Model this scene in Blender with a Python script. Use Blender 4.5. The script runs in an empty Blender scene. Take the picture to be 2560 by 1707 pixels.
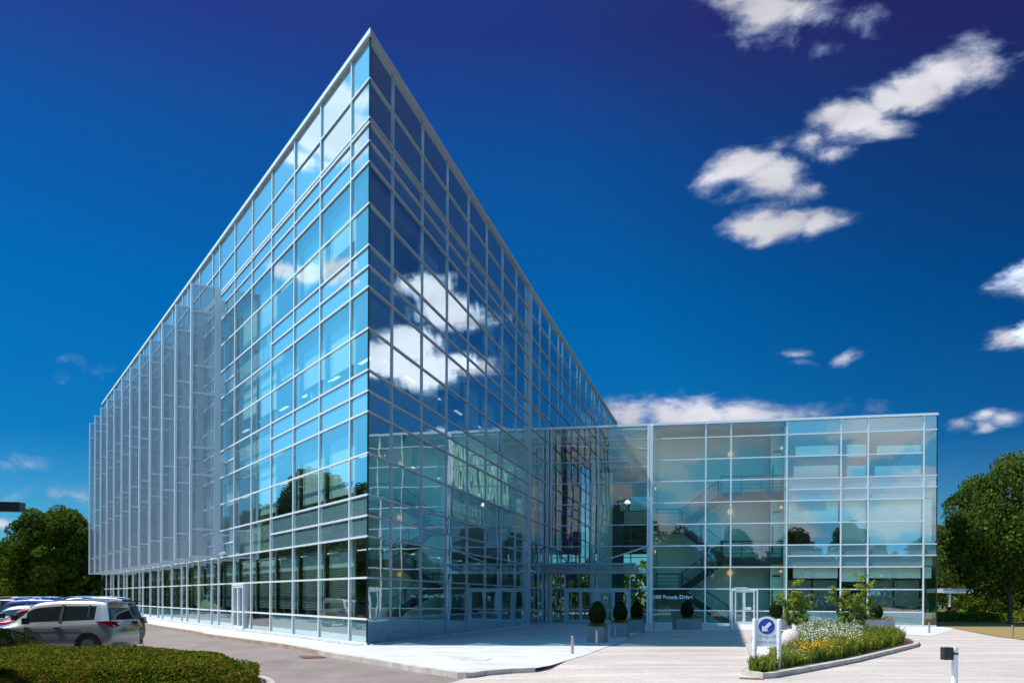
import bpy, bmesh, math, random
from mathutils import Vector, Matrix, noise as mnoise
random.seed(7)
R = math.radians
S = bpy.context.scene
C = S.collection
# ------------------------------------------------------------------ camera
F, HZ, SH, EYE = 2300.0, 1494.3, 0.0105, 1.55      # lens in px of the 2560 frame, horizon row, lean, eye height
cam = bpy.data.cameras.new('camera'); camo = bpy.data.objects.new('camera', cam); C.objects.link(camo)
cam.sensor_width = 36; cam.lens = 36*F/2560
cam.shift_y = (HZ-853.5)/2560; cam.shift_x = 0.0012
camo.location = (0, 0, EYE); camo.rotation_euler = (R(90), -SH*0.5, 0)
cam.clip_end = 3000; cam.clip_start = 0.1
S.camera = camo
def G(x, y, z=0.0):
    """pixel of the 2560 px photograph -> (X, Y) where its ray meets the height z"""
    d = F*(EYE-z)/(y-SH*(x-1280)-HZ)
    return ((x-1280)/F*d, d)
def at(x, Y): return ((x-1280)/F*Y, Y)
def HT(x, y, Y): return EYE+(HZ-(y-SH*(x-1280)))*Y/F
def raydir(x, y): return Vector(((x-1280)/F, 1, (HZ-(y-SH*(x-1280)))/F)).normalized()
# ------------------------------------------------------------------ world
SUN = Vector((-12.4, -.5, 19.9)).normalized()
W = bpy.data.worlds.new('World'); S.world = W; W.use_nodes = True
nt = W.node_tree; N = nt.nodes; LK = nt.links
for n in list(N): N.remove(n)
def nd(t, **k):
    n = N.new(t)
    for a, b in k.items(): setattr(n, a, b)
    return n
wo = nd('ShaderNodeOutputWorld'); bg = nd('ShaderNodeBackground'); LK.new(bg.outputs[0], wo.inputs[0])
sky = nd('ShaderNodeTexSky', sky_type='NISHITA', sun_disc=False)
sky.sun_elevation = math.asin(SUN.z); sky.sun_rotation = math.atan2(SUN.x, SUN.y)
sky.air_density = 1.0; sky.dust_density = 0.3; sky.ozone_density = 2.5
bg.inputs[1].default_value = 0.1
tc = nd('ShaderNodeTexCoord'); sep = nd('ShaderNodeSeparateXYZ'); LK.new(tc.outputs['Generated'], sep.inputs[0])
ramp = nd('ShaderNodeValToRGB'); LK.new(sep.outputs[2], ramp.inputs[0])
cr = ramp.color_ramp
SKYR = [(0.0, (.35, .95, 1.25)), (.06, (.22, .82, 1.22)), (.16, (.02, .53, .98)), (.30, (.004, .55, 1.08)), (.43, (.04, .43, .98)), (.52, (.15, .25, .76)), (.65, (.25, .32, .8)), (1.0, (.6, .75, 1.2))]
cr.elements[0].position = 0; cr.elements[1].position = 1
for i, (p, c) in enumerate(SKYR):
    e = cr.elements[0] if i == 0 else (cr.elements[-1] if i == len(SKYR)-1 else cr.elements.new(p))
    e.color = (c[0]*.7, c[1]*.7, c[2]*.7, 1)
mul = nd('ShaderNodeMix', data_type='RGBA', blend_type='MULTIPLY'); mul.inputs[0].default_value = 1
LK.new(sky.outputs[0], mul.inputs[6]); LK.new(ramp.outputs[0], mul.inputs[7])
# the sky darkens towards the right as under a polarising air mass
pol = nd('ShaderNodeVectorMath', operation='DOT_PRODUCT'); LK.new(tc.outputs['Generated'], pol.inputs[0])
pol.inputs[1].default_value = Vector((.62, .62, .5)).normalized()
polr = nd('ShaderNodeMapRange'); LK.new(pol.outputs['Value'], polr.inputs[0])
for i, v in enumerate((.80, 1.0, 0.0, 1.0)): polr.inputs[i+1].default_value = v
pmix = nd('ShaderNodeMix', data_type='RGBA', blend_type='MULTIPLY'); LK.new(polr.outputs[0], pmix.inputs[0])
LK.new(mul.outputs[2], pmix.inputs[6]); pmix.inputs[7].default_value = (1.6, .34, .46, 1)
# towards the sun's side and behind the viewer the sky is brighter and milkier
sd = nd('ShaderNodeVectorMath', operation='DOT_PRODUCT'); LK.new(tc.outputs['Generated'], sd.inputs[0]); sd.inputs[1].default_value = Vector((-.86, -.50, -.05)).normalized()
sdr = nd('ShaderNodeMapRange', interpolation_type='SMOOTHSTEP'); LK.new(sd.outputs['Value'], sdr.inputs[0])
for i, v in enumerate((.02, .48, 0.0, 1.0)): sdr.inputs[i+1].default_value = v
bmix = nd('ShaderNodeMix', data_type='RGBA'); LK.new(sdr.outputs[0], bmix.inputs[0]); LK.new(pmix.outputs[2], bmix.inputs[6]); bmix.inputs[7].default_value = (1.9, 8.4, 14.6, 1)
# clouds: soft blobs at fixed sky directions, torn by noise
FL = 2.0
scl = nd('ShaderNodeVectorMath', operation='MULTIPLY'); LK.new(tc.outputs['Generated'], scl.inputs[0]); scl.inputs[1].default_value = (1, 1, FL)
nz0 = nd('ShaderNodeTexNoise'); LK.new(scl.outputs[0], nz0.inputs['Vector']); nz0.inputs['Scale'].default_value = 7; nz0.inputs['Detail'].default_value = 7
wsub = nd('ShaderNodeVectorMath', operation='SUBTRACT'); LK.new(nz0.outputs['Color'], wsub.inputs[0]); wsub.inputs[1].default_value = (.5, .5, .5)
wsc = nd('ShaderNodeVectorMath', operation='SCALE'); LK.new(wsub.outputs[0], wsc.inputs[0]); wsc.inputs['Scale'].default_value = .085
wp = nd('ShaderNodeVectorMath', operation='ADD'); LK.new(scl.outputs[0], wp.inputs[0]); LK.new(wsc.outputs[0], wp.inputs[1])
nz = nd('ShaderNodeTexNoise'); LK.new(wp.outputs[0], nz.inputs['Vector']); nz.inputs['Scale'].default_value = 17; nz.inputs['Detail'].default_value = 10; nz.inputs['Roughness'].default_value = .62
CLOUDS = [  # direct view: x, y, radius in px, strength
 (1800,0,85,.8),(1900,10,110,1.0),(2010,20,80,.9),(1930,90,70,.7),(1840,130,30,.6),(2090,120,40,.35),(2200,40,60,.25),(1740,20,50,.6),
 (2450,150,70,.75),(2380,195,75,1.0),(2300,225,75,1.0),(2220,255,60,1.0),(2150,300,85,1.15),(2080,290,60,1.0),(2200,320,60,1.0),(2110,390,50,.75),(2020,355,55,.55),(1935,370,45,.6),(2490,190,45,.5),
 (1790,455,50,.9),(1860,430,75,1.15),(1930,460,75,1.15),(1990,490,55,.85),(1750,465,30,.6),(1850,490,40,.5),
 (1880,570,60,1.0),(1940,575,75,1.15),(2020,575,60,1.0),(2090,560,38,.65),(1900,540,50,.8),
 (1985,880,32,.75),(1990,905,30,.6),(2090,898,30,.75),(2570,710,60,1.0),(2535,840,50,.95),(2580,850,55,1.0),
 (2485,1045,40,.8),(2540,1055,45,.8),(2410,1070,34,.8),(2475,1080,40,.7),
 (1560,1040,110,.9),(1650,1030,110,1.0),(1740,1045,110,1.0),(1850,1060,110,1.0),(1950,1070,100,.8),(2060,1050,70,.45),(2150,1035,50,.4),
 (150,910,26,.3),(200,918,30,.4),(250,930,34,.5),(150,945,22,.35),(-20,1205,50,.5),(60,1212,50,.55),(150,1222,50,.6),(220,1232,50,.55),(165,1245,22,.8),(20,1295,30,.7),(40,1150,40,.3)]
def refl(x, y, n):
    d = raydir(x, y); n = Vector(n).normalized(); return d-2*d.dot(n)*n
NL_, NR_, NB_ = (-.8598, -.5107, 0), (.9733, -.2294, 0), (-.2294, -.9733, 0)
RC = [  # clouds seen as reflections: x, y, radius (px), strength, mirror
 (860,250,60,.9,NL_),(820,290,75,1.1,NL_),(850,350,60,1.0,NL_),(780,330,40,.8,NL_),(700,470,22,.6,NL_),(740,380,40,.7,NL_),
 (850,680,40,.8,NL_),(780,690,40,.7,NL_),(700,680,40,.7,NL_),(900,700,30,.7,NL_),(640,1120,20,.6,NL_),
 (1060,720,60,.9,NR_),(1120,780,70,1.1,NR_),(1150,800,40,.9,NR_),(1010,860,60,.9,NR_),(960,900,70,1.1,NR_),(1060,920,70,1.1,NR_),(1140,900,40,.9,NR_),(1100,1090,30,.5,NR_),
 (1700,1130,120,.9,NB_),(1790,1110,100,.7,NB_),(1680,1170,60,.8,NB_),(1990,1200,140,.7,NB_),(1880,1250,90,1.0,NB_),(1780,1255,60,.9,NB_),(2080,1230,100,.9,NB_),(2200,1080,150,.7,NB_),(2290,1200,90,.8,NB_),
 (1560,1220,50,1.0,NB_),(1620,1330,90,.9,NB_),(1520,1140,30,.5,NB_),(1900,1020,200,.45,NB_),(1950,1320,120,.9,NB_),(2260,1280,120,.8,NB_)]
def chain(items):
    last = None
    for d, r, s_ in items:
        c = Vector((d.x, d.y, d.z*FL))
        ds = nd('ShaderNodeVectorMath', operation='DISTANCE'); LK.new(wp.outputs[0], ds.inputs[0]); ds.inputs[1].default_value = c
        m = nd('ShaderNodeMath', operation='MULTIPLY_ADD'); LK.new(ds.outputs['Value'], m.inputs[0]); m.inputs[1].default_value = -s_*1.25/r; m.inputs[2].default_value = s_*1.25
        if last is None: last = m
        else:
            mx = nd('ShaderNodeMath', operation='SMOOTH_MAX'); LK.new(last.outputs[0], mx.inputs[0]); LK.new(m.outputs[0], mx.inputs[1]); mx.inputs[2].default_value = .10; last = mx
    return last
prev = bmix.outputs[2]
for items, lo_, hi_, c0_, c1_ in (([(raydir(x, y), r*1.42/F, s_) for x, y, r, s_ in CLOUDS], 1.26, 2.3, (2.2, 3.5, 6.2), (6.4, 6.4, 7.0)),
                            ([(refl(x, y, n), r*1.6/F, s_*1.1) for x, y, r, s_, n in RC], 1.22, 2.0, (4.6, 7.8, 11.5), (10.4, 11, 12.6))):
    ch = chain(items)
    md = nd('ShaderNodeMath', operation='MULTIPLY_ADD'); LK.new(nz.outputs[0], md.inputs[0]); md.inputs[1].default_value = 2.3; LK.new(ch.outputs[0], md.inputs[2])
    cmr = nd('ShaderNodeMapRange', interpolation_type='SMOOTHSTEP'); LK.new(md.outputs[0], cmr.inputs[0])
    cmr.inputs[1].default_value = lo_; cmr.inputs[2].default_value = hi_
    ccol = nd('ShaderNodeValToRGB'); LK.new(cmr.outputs[0], ccol.inputs[0])
    ccol.color_ramp.elements[0].color = (*c0_, 1); ccol.color_ramp.elements[1].color = (*c1_, 1); ccol.color_ramp.elements[1].position = .8
    shd = nd('ShaderNodeMapRange'); LK.new(nz0.outputs[0], shd.inputs[0])
    for i_, v_ in enumerate((.32, .6, .72, 1.06)): shd.inputs[i_+1].default_value = v_
    csc = nd('ShaderNodeVectorMath', operation='SCALE'); LK.new(ccol.outputs[0], csc.inputs[0]); LK.new(shd.outputs[0], csc.inputs['Scale'])
    cm = nd('ShaderNodeMix', data_type='RGBA'); LK.new(cmr.outputs[0], cm.inputs[0]); LK.new(prev, cm.inputs[6]); LK.new(csc.outputs[0], cm.inputs[7]); prev = cm.outputs[2]
LK.new(cm.outputs[2], bg.inputs[0])
# ------------------------------------------------------------------ sun, exposure
sl = bpy.data.lights.new('sun', 'SUN'); so = bpy.data.objects.new('sun', sl); C.objects.link(so)
sl.energy = 4.6; sl.angle = R(.55); sl.color = (1, .95, .87)
so.rotation_euler = SUN.to_track_quat('Z', 'Y').to_euler(); so.location = SUN*100
S.view_settings.view_transform = 'Standard'; S.view_settings.look = 'None'; S.view_settings.exposure = 0.25; S.view_settings.gamma = 1
S.render.engine = 'CYCLES'; cy = S.cycles
cy.max_bounces = 7; cy.diffuse_bounces = 3; cy.glossy_bounces = 4; cy.transmission_bounces = 4; cy.transparent_max_bounces = 28
cy.caustics_reflective = False; cy.caustics_refractive = False; cy.use_denoising = True; cy.sample_clamp_indirect = 4
# ------------------------------------------------------------------ helpers
def tag(o, label=None, cat=None, group=None, kind=None):
    if label: o['label'] = label
    if cat: o['category'] = cat
    if group: o['group'] = group
    if kind: o['kind'] = kind
    return o
def empty(name, loc=(0, 0, 0), rz=0, **k):
    o = bpy.data.objects.new(name, None); C.objects.link(o); o.location = loc; o.rotation_euler = (0, 0, rz); o.empty_display_size = .3
    return tag(o, **k)
class MB:
    """collects faces and links them as ONE mesh object"""
    def __init__(s): s.v = []; s.f = []; s.m = []
    def poly(s, pts, m=0):
        n = len(s.v); s.v += [tuple(p) for p in pts]; s.f.append(tuple(range(n, n+len(pts)))); s.m.append(m)
    def box(s, x0, x1, y0, y1, z0, z1, M=None, m=0):
        c = [(x0,y0,z0),(x1,y0,z0),(x1,y1,z0),(x0,y1,z0),(x0,y0,z1),(x1,y0,z1),(x1,y1,z1),(x0,y1,z1)]
        if M is not None: c = [tuple(M @ Vector(p)) for p in c]
        n = len(s.v); s.v += c
        for f in ((0,3,2,1),(4,5,6,7),(0,1,5,4),(1,2,6,5),(2,3,7,6),(3,0,4,7)): s.f.append(tuple(n+i for i in f)); s.m.append(m)
    def bar(s, a, b, w, h=None, m=0):
        a = Vector(a); b = Vector(b); d = b-a; L = d.length; q = d.to_track_quat('X', 'Z').to_matrix().to_4x4(); q.translation = a
        h = h or w; s.box(0, L, -w/2, w/2, -h/2, h/2, q, m)
    def tube(s, a, b, r, r2=None, n=10, m=0, cap=True):
        a = Vector(a); b = Vector(b); r2 = r if r2 is None else r2; q = (b-a).to_track_quat('Z', 'Y'); k = len(s.v)
        for p, rr in ((a, r), (b, r2)):
            for i in range(n):
                t = 2*math.pi*i/n; s.v.append(tuple(p+q @ Vector((rr*math.cos(t), rr*math.sin(t), 0))))
        for i in range(n): j = (i+1) % n; s.f.append((k+i, k+j, k+n+j, k+n+i)); s.m.append(m)
        if cap: s.f.append(tuple(k+i for i in range(n-1, -1, -1))); s.m.append(m); s.f.append(tuple(k+n+i for i in range(n))); s.m.append(m)
    def prism(s, poly, z0, z1, m=0, bottom=True):
        n = len(poly); k = len(s.v)
        A = sum(poly[i][0]*poly[(i+1)%n][1]-poly[(i+1)%n][0]*poly[i][1] for i in range(n))
        if A < 0: poly = poly[::-1]
        s.v += [(p[0], p[1], z0) for p in poly]+[(p[0], p[1], z1) for p in poly]
        s.f.append(tuple(k+n+i for i in range(n))); s.m.append(m)
        if bottom: s.f.append(tuple(k+i for i in range(n-1, -1, -1))); s.m.append(m)
        for i in range(n): j = (i+1) % n; s.f.append((k+i, k+j, k+n+j, k+n+i)); s.m.append(m)
    def lathe(s, prof, c=(0, 0), n=16, m=0):
        k = len(s.v)
        for r, z in prof:
            for i in range(n): t = 2*math.pi*i/n; s.v.append((c[0]+r*math.cos(t), c[1]+r*math.sin(t), z))
        for j in range(len(prof)-1):
            for i in range(n): i2 = (i+1) % n; s.f.append((k+j*n+i, k+j*n+i2, k+(j+1)*n+i2, k+(j+1)*n+i)); s.m.append(m)
    def build(s, name, mats, parent=None, smooth=False, **k):
        me = bpy.data.meshes.new(name); me.from_pydata(s.v, [], s.f)
        if not isinstance(mats, (list, tuple)): mats = [mats]
        for mm in mats: me.materials.append(mm)
        if len(mats) > 1: me.polygons.foreach_set('material_index', s.m)
        if smooth: me.polygons.foreach_set('use_smooth', [True]*len(s.f))
        me.update(); o = bpy.data.objects.new(name, me); C.objects.link(o)
        if parent: o.parent = parent
        return tag(o, **k)
def copy_tree(o, parent=None):
    c = o.copy(); C.objects.link(c); c.parent = parent
    for ch in [x for x in KIDS.get(o.name, [])]: copy_tree(ch, c)
    return c
KIDS = {}
# ------------------------------------------------------------------ materials
def mat(name, col=(.5, .5, .5), rough=.6, metal=0., spec=.5, coat=0., emit=None, es=1.):
    m = bpy.data.materials.new(name); m.use_nodes = True; b = m.node_tree.nodes['Principled BSDF']
    b.inputs['Base Color'].default_value = (*col, 1); b.inputs['Roughness'].default_value = rough; b.inputs['Metallic'].default_value = metal
    b.inputs['Specular IOR Level'].default_value = spec; b.inputs['Coat Weight'].default_value = coat; b.inputs['Coat Roughness'].default_value = .04
    if emit: b.inputs['Emission Color'].default_value = (*emit, 1); b.inputs['Emission Strength'].default_value = es
    return m
def noisy(m, c1, c2, scale=4., detail=6., bump=0., bscale=None, stretch=(1, 1, 1), lo=.3, hi=.7, second=None):
    """colour of m varies between c1 and c2 over world space; optional fine bump"""
    t = m.node_tree; n = t.nodes; b = n['Principled BSDF']; g = n.new('ShaderNodeNewGeometry')
    mp = n.new('ShaderNodeMapping'); mp.inputs['Scale'].default_value = stretch; t.links.new(g.outputs['Position'], mp.inputs[0])
    z = n.new('ShaderNodeTexNoise'); z.inputs['Scale'].default_value = scale; z.inputs['Detail'].default_value = detail; t.links.new(mp.outputs[0], z.inputs['Vector'])
    r = n.new('ShaderNodeValToRGB'); r.color_ramp.elements[0].position = lo; r.color_ramp.elements[1].position = hi
    r.color_ramp.elements[0].color = (*c1, 1); r.color_ramp.elements[1].color = (*c2, 1); t.links.new(z.outputs[0], r.inputs[0])
    out = r.outputs[0]
    if second:
        sc, amt = second; z2 = n.new('ShaderNodeTexNoise'); z2.inputs['Scale'].default_value = sc; z2.inputs['Detail'].default_value = 3; t.links.new(g.outputs['Position'], z2.inputs['Vector'])
        mr = n.new('ShaderNodeMapRange'); t.links.new(z2.outputs[0], mr.inputs[0])
        for i, v in enumerate((.3, .7, 1-amt, 1+amt)): mr.inputs[i+1].default_value = v
        mx = n.new('ShaderNodeVectorMath'); mx.operation = 'SCALE'; t.links.new(out, mx.inputs[0]); t.links.new(mr.outputs[0], mx.inputs['Scale']); out = mx.outputs[0]
    t.links.new(out, b.inputs['Base Color'])
    if bump:
        z3 = n.new('ShaderNodeTexNoise'); z3.inputs['Scale'].default_value = bscale or scale*6; z3.inputs['Detail'].default_value = 4; t.links.new(g.outputs['Position'], z3.inputs['Vector'])
        bp = n.new('ShaderNodeBump'); bp.inputs['Distance'].default_value = bump; t.links.new(z3.outputs[0], bp.inputs['Height']); t.links.new(bp.outputs[0], b.inputs['Normal'])
    return m, out
def paver(m, out, bw, bh, mortar, dark, rot=0.):
    """multiplies a brick joint pattern over a surface colour"""
    t = m.node_tree; n = t.nodes; b = n['Principled BSDF']; g = n.new('ShaderNodeNewGeometry'); mp = n.new('ShaderNodeMapping'); mp.inputs['Rotation'].default_value = (0, 0, rot)
    t.links.new(g.outputs['Position'], mp.inputs[0]); br = n.new('ShaderNodeTexBrick'); t.links.new(mp.outputs[0], br.inputs['Vector'])
    br.inputs['Scale'].default_value = 1; br.inputs['Brick Width'].default_value = bw; br.inputs['Row Height'].default_value = bh; br.inputs['Mortar Size'].default_value = mortar
    br.inputs['Color1'].default_value = (1, 1, 1, 1); br.inputs['Color2'].default_value = (.86, .86, .86, 1); br.inputs['Mortar'].default_value = (dark, dark, dark, 1); br.inputs['Bias'].default_value = -.2
    mx = n.new('ShaderNodeMix'); mx.data_type = 'RGBA'; mx.blend_type = 'MULTIPLY'; mx.inputs[0].default_value = 1
    t.links.new(out, mx.inputs[6]); t.links.new(br.outputs[0], mx.inputs[7]); t.links.new(mx.outputs[2], b.inputs['Base Color'])
def glassmat(name, tint, back, f0, f90, p=3., gl=(1, 1, 1), wob=.006):
    """mirror-coated glazing: back='clear' looks through with a tint, else an opaque painted back of that colour"""
    m = bpy.data.materials.new(name); m.use_nodes = True; t = m.node_tree; n = t.nodes; n.clear(); L = t.links
    o = n.new('ShaderNodeOutputMaterial'); mix = n.new('ShaderNodeMixShader'); L.new(mix.outputs[0], o.inputs[0])
    lw = n.new('ShaderNodeLayerWeight'); lw.inputs[0].default_value = .5
    pw = n.new('ShaderNodeMath'); pw.operation = 'POWER'; L.new(lw.outputs['Facing'], pw.inputs[0]); pw.inputs[1].default_value = p
    ma = n.new('ShaderNodeMath'); ma.operation = 'MULTIPLY_ADD'; L.new(pw.outputs[0], ma.inputs[0]); ma.inputs[1].default_value = f90-f0; ma.inputs[2].default_value = f0
    L.new(ma.outputs[0], mix.inputs[0])
    if back == 'clear': a = n.new('ShaderNodeBsdfTransparent'); a.inputs[0].default_value = (*tint, 1)
    else: a = n.new('ShaderNodeBsdfDiffuse'); a.inputs[0].default_value = (*tint, 1)
    g = n.new('ShaderNodeBsdfGlossy'); g.inputs['Roughness'].default_value = .0; g.inputs[0].default_value = (*gl, 1)
    geo = n.new('ShaderNodeNewGeometry'); z = n.new('ShaderNodeTexNoise'); z.inputs['Scale'].default_value = .55; z.inputs['Detail'].default_value = 1.5; L.new(geo.outputs['Position'], z.inputs['Vector'])
    bp = n.new('ShaderNodeBump'); bp.inputs['Distance'].default_value = wob; L.new(z.outputs[0], bp.inputs['Height']); L.new(bp.outputs[0], g.inputs['Normal'])
    L.new(a.outputs[0], mix.inputs[1]); L.new(g.outputs[0], mix.inputs[2])
    return m
M = {}
M['glass'] = glassmat('window_glass', (.74, .93, .88), 'clear', .21, 1.0, 2.3, (.88, 1, 1))
M['spandrel'] = glassmat('spandrel_glass', (.17, .32, .35), 'paint', .22, .98, 1.9, (.85, .97, 1))
M['screen_glass'] = glassmat('screen_glass', (.20, .36, .38), 'paint', .22, .98, 1.9, (.85, .97, 1))
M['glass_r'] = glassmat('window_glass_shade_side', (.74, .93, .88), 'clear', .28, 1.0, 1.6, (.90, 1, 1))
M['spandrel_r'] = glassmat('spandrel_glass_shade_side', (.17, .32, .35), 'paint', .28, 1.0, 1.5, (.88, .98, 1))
M['hall'] = glassmat('hall_glass', (.70, .94, .89), 'clear', .11, 1.0, 2.8, (.92, 1, 1))
M['clear'] = glassmat('clear_glass', (.78, .92, .88), 'clear', .08, 1.0, 3.2)
M['alu'] = mat('aluminium_frame', (.80, .80, .82), .4, .1)
M['alu2'] = mat('grey_steel_and_shaded_frame', (.46, .49, .56), .4, .2)  # grey steel; on the right facade, pale frames with shade put into the colour
M['fin'] = mat('fin_steel', (.74, .76, .80), .4, .1)
M['door'] = mat('white_door_frame', (.74, .74, .76), .35)
M['slab'] = mat('ceiling_plaster', (.58, .60, .58), .8)
M['wallin'] = mat('pale_wall', (.72, .80, .72), .8)
M['core'] = mat('core_wall', (.38, .44, .42), .8)
M['blind'] = mat('roller_blind', (.88, .90, .86), .8)
M['slat'] = mat('venetian_slat', (.55, .60, .58), .5)
M['post'] = mat('inner_post', (.60, .66, .66), .6)
M['col'] = mat('concrete_column', (.62, .66, .60), .7)
M['dark'] = mat('dark_steel', (.018, .025, .028), .45)
M['carpet'] = mat('carpet', (.06, .075, .08), .9)
M['purple'] = mat('purple_panel', (.13, .02, .22), .5)
M['lampw'] = mat('lit_lamp', (.3, .16, .05), .5, emit=(1, .46, .10), es=.72)
M['strip'] = mat('lit_strip', (1, 1, 1), .5, emit=(1, .97, .9), es=1.3)
M['white'] = mat('white_paint', (.82, .82, .83), .4)
M['post_grey'] = mat('galvanised_steel', (.55, .56, .58), .42, .5)
M['bollard'] = mat('brushed_steel', (.55, .50, .45), .35, .8)
M['planter'] = mat('grey_planter', (.22, .225, .25), .45); noisy(M['planter'], (.19, .195, .22), (.26, .265, .29), 2.5)
M['mesh'] = None
m = bpy.data.materials.new('woven_mesh'); m.use_nodes = True; t = m.node_tree; n = t.nodes; n.clear()
o = n.new('ShaderNodeOutputMaterial'); mx = n.new('ShaderNodeMixShader'); tr = n.new('ShaderNodeBsdfTransparent'); df = n.new('ShaderNodeBsdfDiffuse'); df.inputs[0].default_value = (.45, .48, .53, 1)
mx.inputs[0].default_value = .40; t.links.new(tr.outputs[0], mx.inputs[1]); t.links.new(df.outputs[0], mx.inputs[2]); t.links.new(mx.outputs[0], o.inputs[0]); M['mesh'] = m
M['asphalt'], _ = noisy(mat('asphalt', rough=.85), (.225, .175, .16), (.30, .24, .22), 1.2, 8, .004, 60, lo=.25, hi=.75, second=(45, .28))
M['slabs'], oo = noisy(mat('paving_slabs', rough=.75), (.60, .58, .56), (.74, .72, .70), .9, 7, .0015, 30, second=(8, .07)); paver(M['slabs'], oo, .9, .6, .005, .88, R(14))
M['blocks'], oo = noisy(mat('block_paving', rough=.8), (.50, .42, .37), (.69, .59, .525), .7, 8, .003, 30, stretch=(.35, 1.6, 1), second=(14, .12)); paver(M['blocks'], oo, .24, .12, .006, .80, R(3))
def stain(m, scale, amt, stretch, rot):
    t = m.node_tree; n = t.nodes; b = n['Principled BSDF']; src = b.inputs['Base Color'].links[0].from_socket; g = n.new('ShaderNodeNewGeometry'); mp = n.new('ShaderNodeMapping')
    mp.inputs['Rotation'].default_value = (0, 0, rot); mp.inputs['Scale'].default_value = stretch; t.links.new(g.outputs['Position'], mp.inputs[0])
    z = n.new('ShaderNodeTexNoise'); z.inputs['Scale'].default_value = scale; z.inputs['Detail'].default_value = 9; z.inputs['Roughness'].default_value = .7; t.links.new(mp.outputs[0], z.inputs['Vector'])
    mr = n.new('ShaderNodeMapRange'); t.links.new(z.outputs[0], mr.inputs[0])
    for i, v in enumerate((.36, .52, 1-amt, 1.0)): mr.inputs[i+1].default_value = v
    mx = n.new('ShaderNodeVectorMath'); mx.operation = 'SCALE'; t.links.new(src, mx.inputs[0]); t.links.new(mr.outputs[0], mx.inputs['Scale']); t.links.new(mx.outputs[0], b.inputs['Base Color'])
stain(M['blocks'], .5, .16, (.5, 1.4, 1), .1); stain(M['slabs'], .6, .10, (1, 1, 1), 0); stain(M['asphalt'], .35, .22, (1, .5, 1), .5)
M['kerb'], _ = noisy(mat('kerb_stone', rough=.8), (.42, .37, .32), (.60, .55, .50), 2.2, 6, .003, 30)
M['kerb2'], _ = noisy(mat('brown_kerb', rough=.8), (.30, .20, .13), (.46, .34, .24), 1.6, 6, .003, 30)
M['pebble'], _ = noisy(mat('pebbles', rough=.8), (.42, .42, .42), (.85, .84, .80), 9, 3)
M['soil'], _ = noisy(mat('bark_mulch', rough=.95), (.035, .018, .012), (.16, .08, .05), 14, 5, .02, 30)
M['drygrass'], _ = noisy(mat('dry_lawn', rough=.95), (.22, .15, .05), (.36, .26, .09), 1.5, 8, .02, 20, second=(10, .2))
M['field'], _ = noisy(mat('meadow', rough=.95), (.05, .075, .02), (.12, .13, .04), .4, 8, .02, 8)
M['bark'], _ = noisy(mat('tree_bark', rough=.9), (.05, .04, .03), (.13, .11, .09), 6, 5)
M['stone'], _ = noisy(mat('pale_stone', rough=.7), (.52, .42, .36), (.66, .56, .50), 6, 5)
M['roofing'], _ = noisy(mat('roof_membrane', rough=.9), (.22, .22, .22), (.3, .3, .3), .6)
def leafmat(name, c1, c2, scale=.6, trans=.35, c3=None):
    m = bpy.data.materials.new(name); m.use_nodes = True; t = m.node_tree; n = t.nodes; n.clear(); L = t.links
    o = n.new('ShaderNodeOutputMaterial'); g = n.new('ShaderNodeNewGeometry'); z = n.new('ShaderNodeTexNoise'); z.inputs['Scale'].default_value = scale; z.inputs['Detail'].default_value = 4
    L.new(g.outputs['Position'], z.inputs['Vector']); rr = n.new('ShaderNodeMath'); rr.operation = 'MULTIPLY_ADD'; L.new(g.outputs['Random Per Island'], rr.inputs[0]); rr.inputs[1].default_value = .5; rr.inputs[2].default_value = -.25
    ad = n.new('ShaderNodeMath'); L.new(z.outputs[0], ad.inputs[0]); L.new(rr.outputs[0], ad.inputs[1])
    r = n.new('ShaderNodeValToRGB'); r.color_ramp.elements[0].position = .3; r.color_ramp.elements[1].position = .66
    r.color_ramp.elements[0].color = (*c1, 1); r.color_ramp.elements[1].color = (*c2, 1)
    if c3: e = r.color_ramp.elements.new(.80); e.color = (*c3, 1)
    L.new(ad.outputs[0], r.inputs[0])
    d = n.new('ShaderNodeBsdfDiffuse'); tl = n.new('ShaderNodeBsdfTranslucent'); mx = n.new('ShaderNodeMixShader'); mx.inputs[0].default_value = trans
    L.new(r.outputs[0], d.inputs[0]); L.new(r.outputs[0], tl.inputs[0]); L.new(d.outputs[0], mx.inputs[1]); L.new(tl.outputs[0], mx.inputs[2]); L.new(mx.outputs[0], o.inputs[0])
    return m
M['leafA'] = leafmat('leaves_deep', (.035, .07, .010), (.16, .21, .025), .35)
M['leafB'] = leafmat('leaves_mid', (.035, .065, .012), (.14, .19, .03), .35)
M['box'] = leafmat('leaves_topiary', (.012, .03, .008), (.045, .075, .018), 3)
M['hedge'] = leafmat('leaves_hedge', (.06, .095, .010), (.22, .255, .025), 2.6, .3, (.34, .13, .03))
M['young'] = leafmat('leaves_young', (.17, .25, .03), (.44, .50, .08), 2)
M['herb'] = leafmat('leaves_herb', (.15, .21, .025), (.40, .44, .07), 2)
M['herb2'] = leafmat('leaves_grass', (.10, .16, .02), (.32, .38, .06), 2)
M['fl_white'] = leafmat('petals_white', (.62, .62, .50), (.85, .85, .74), 3, .2)
M['fl_orange'] = leafmat('petals_orange', (.45, .22, .02), (.65, .42, .04), 3, .2)
M['fl_pink'] = leafmat('petals_pink', (.55, .22, .20), (.7, .45, .38), 3, .2)
M['fl_red'] = leafmat('petals_red', (.45, .02, .03), (.7, .05, .08), 3, .2)
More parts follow.
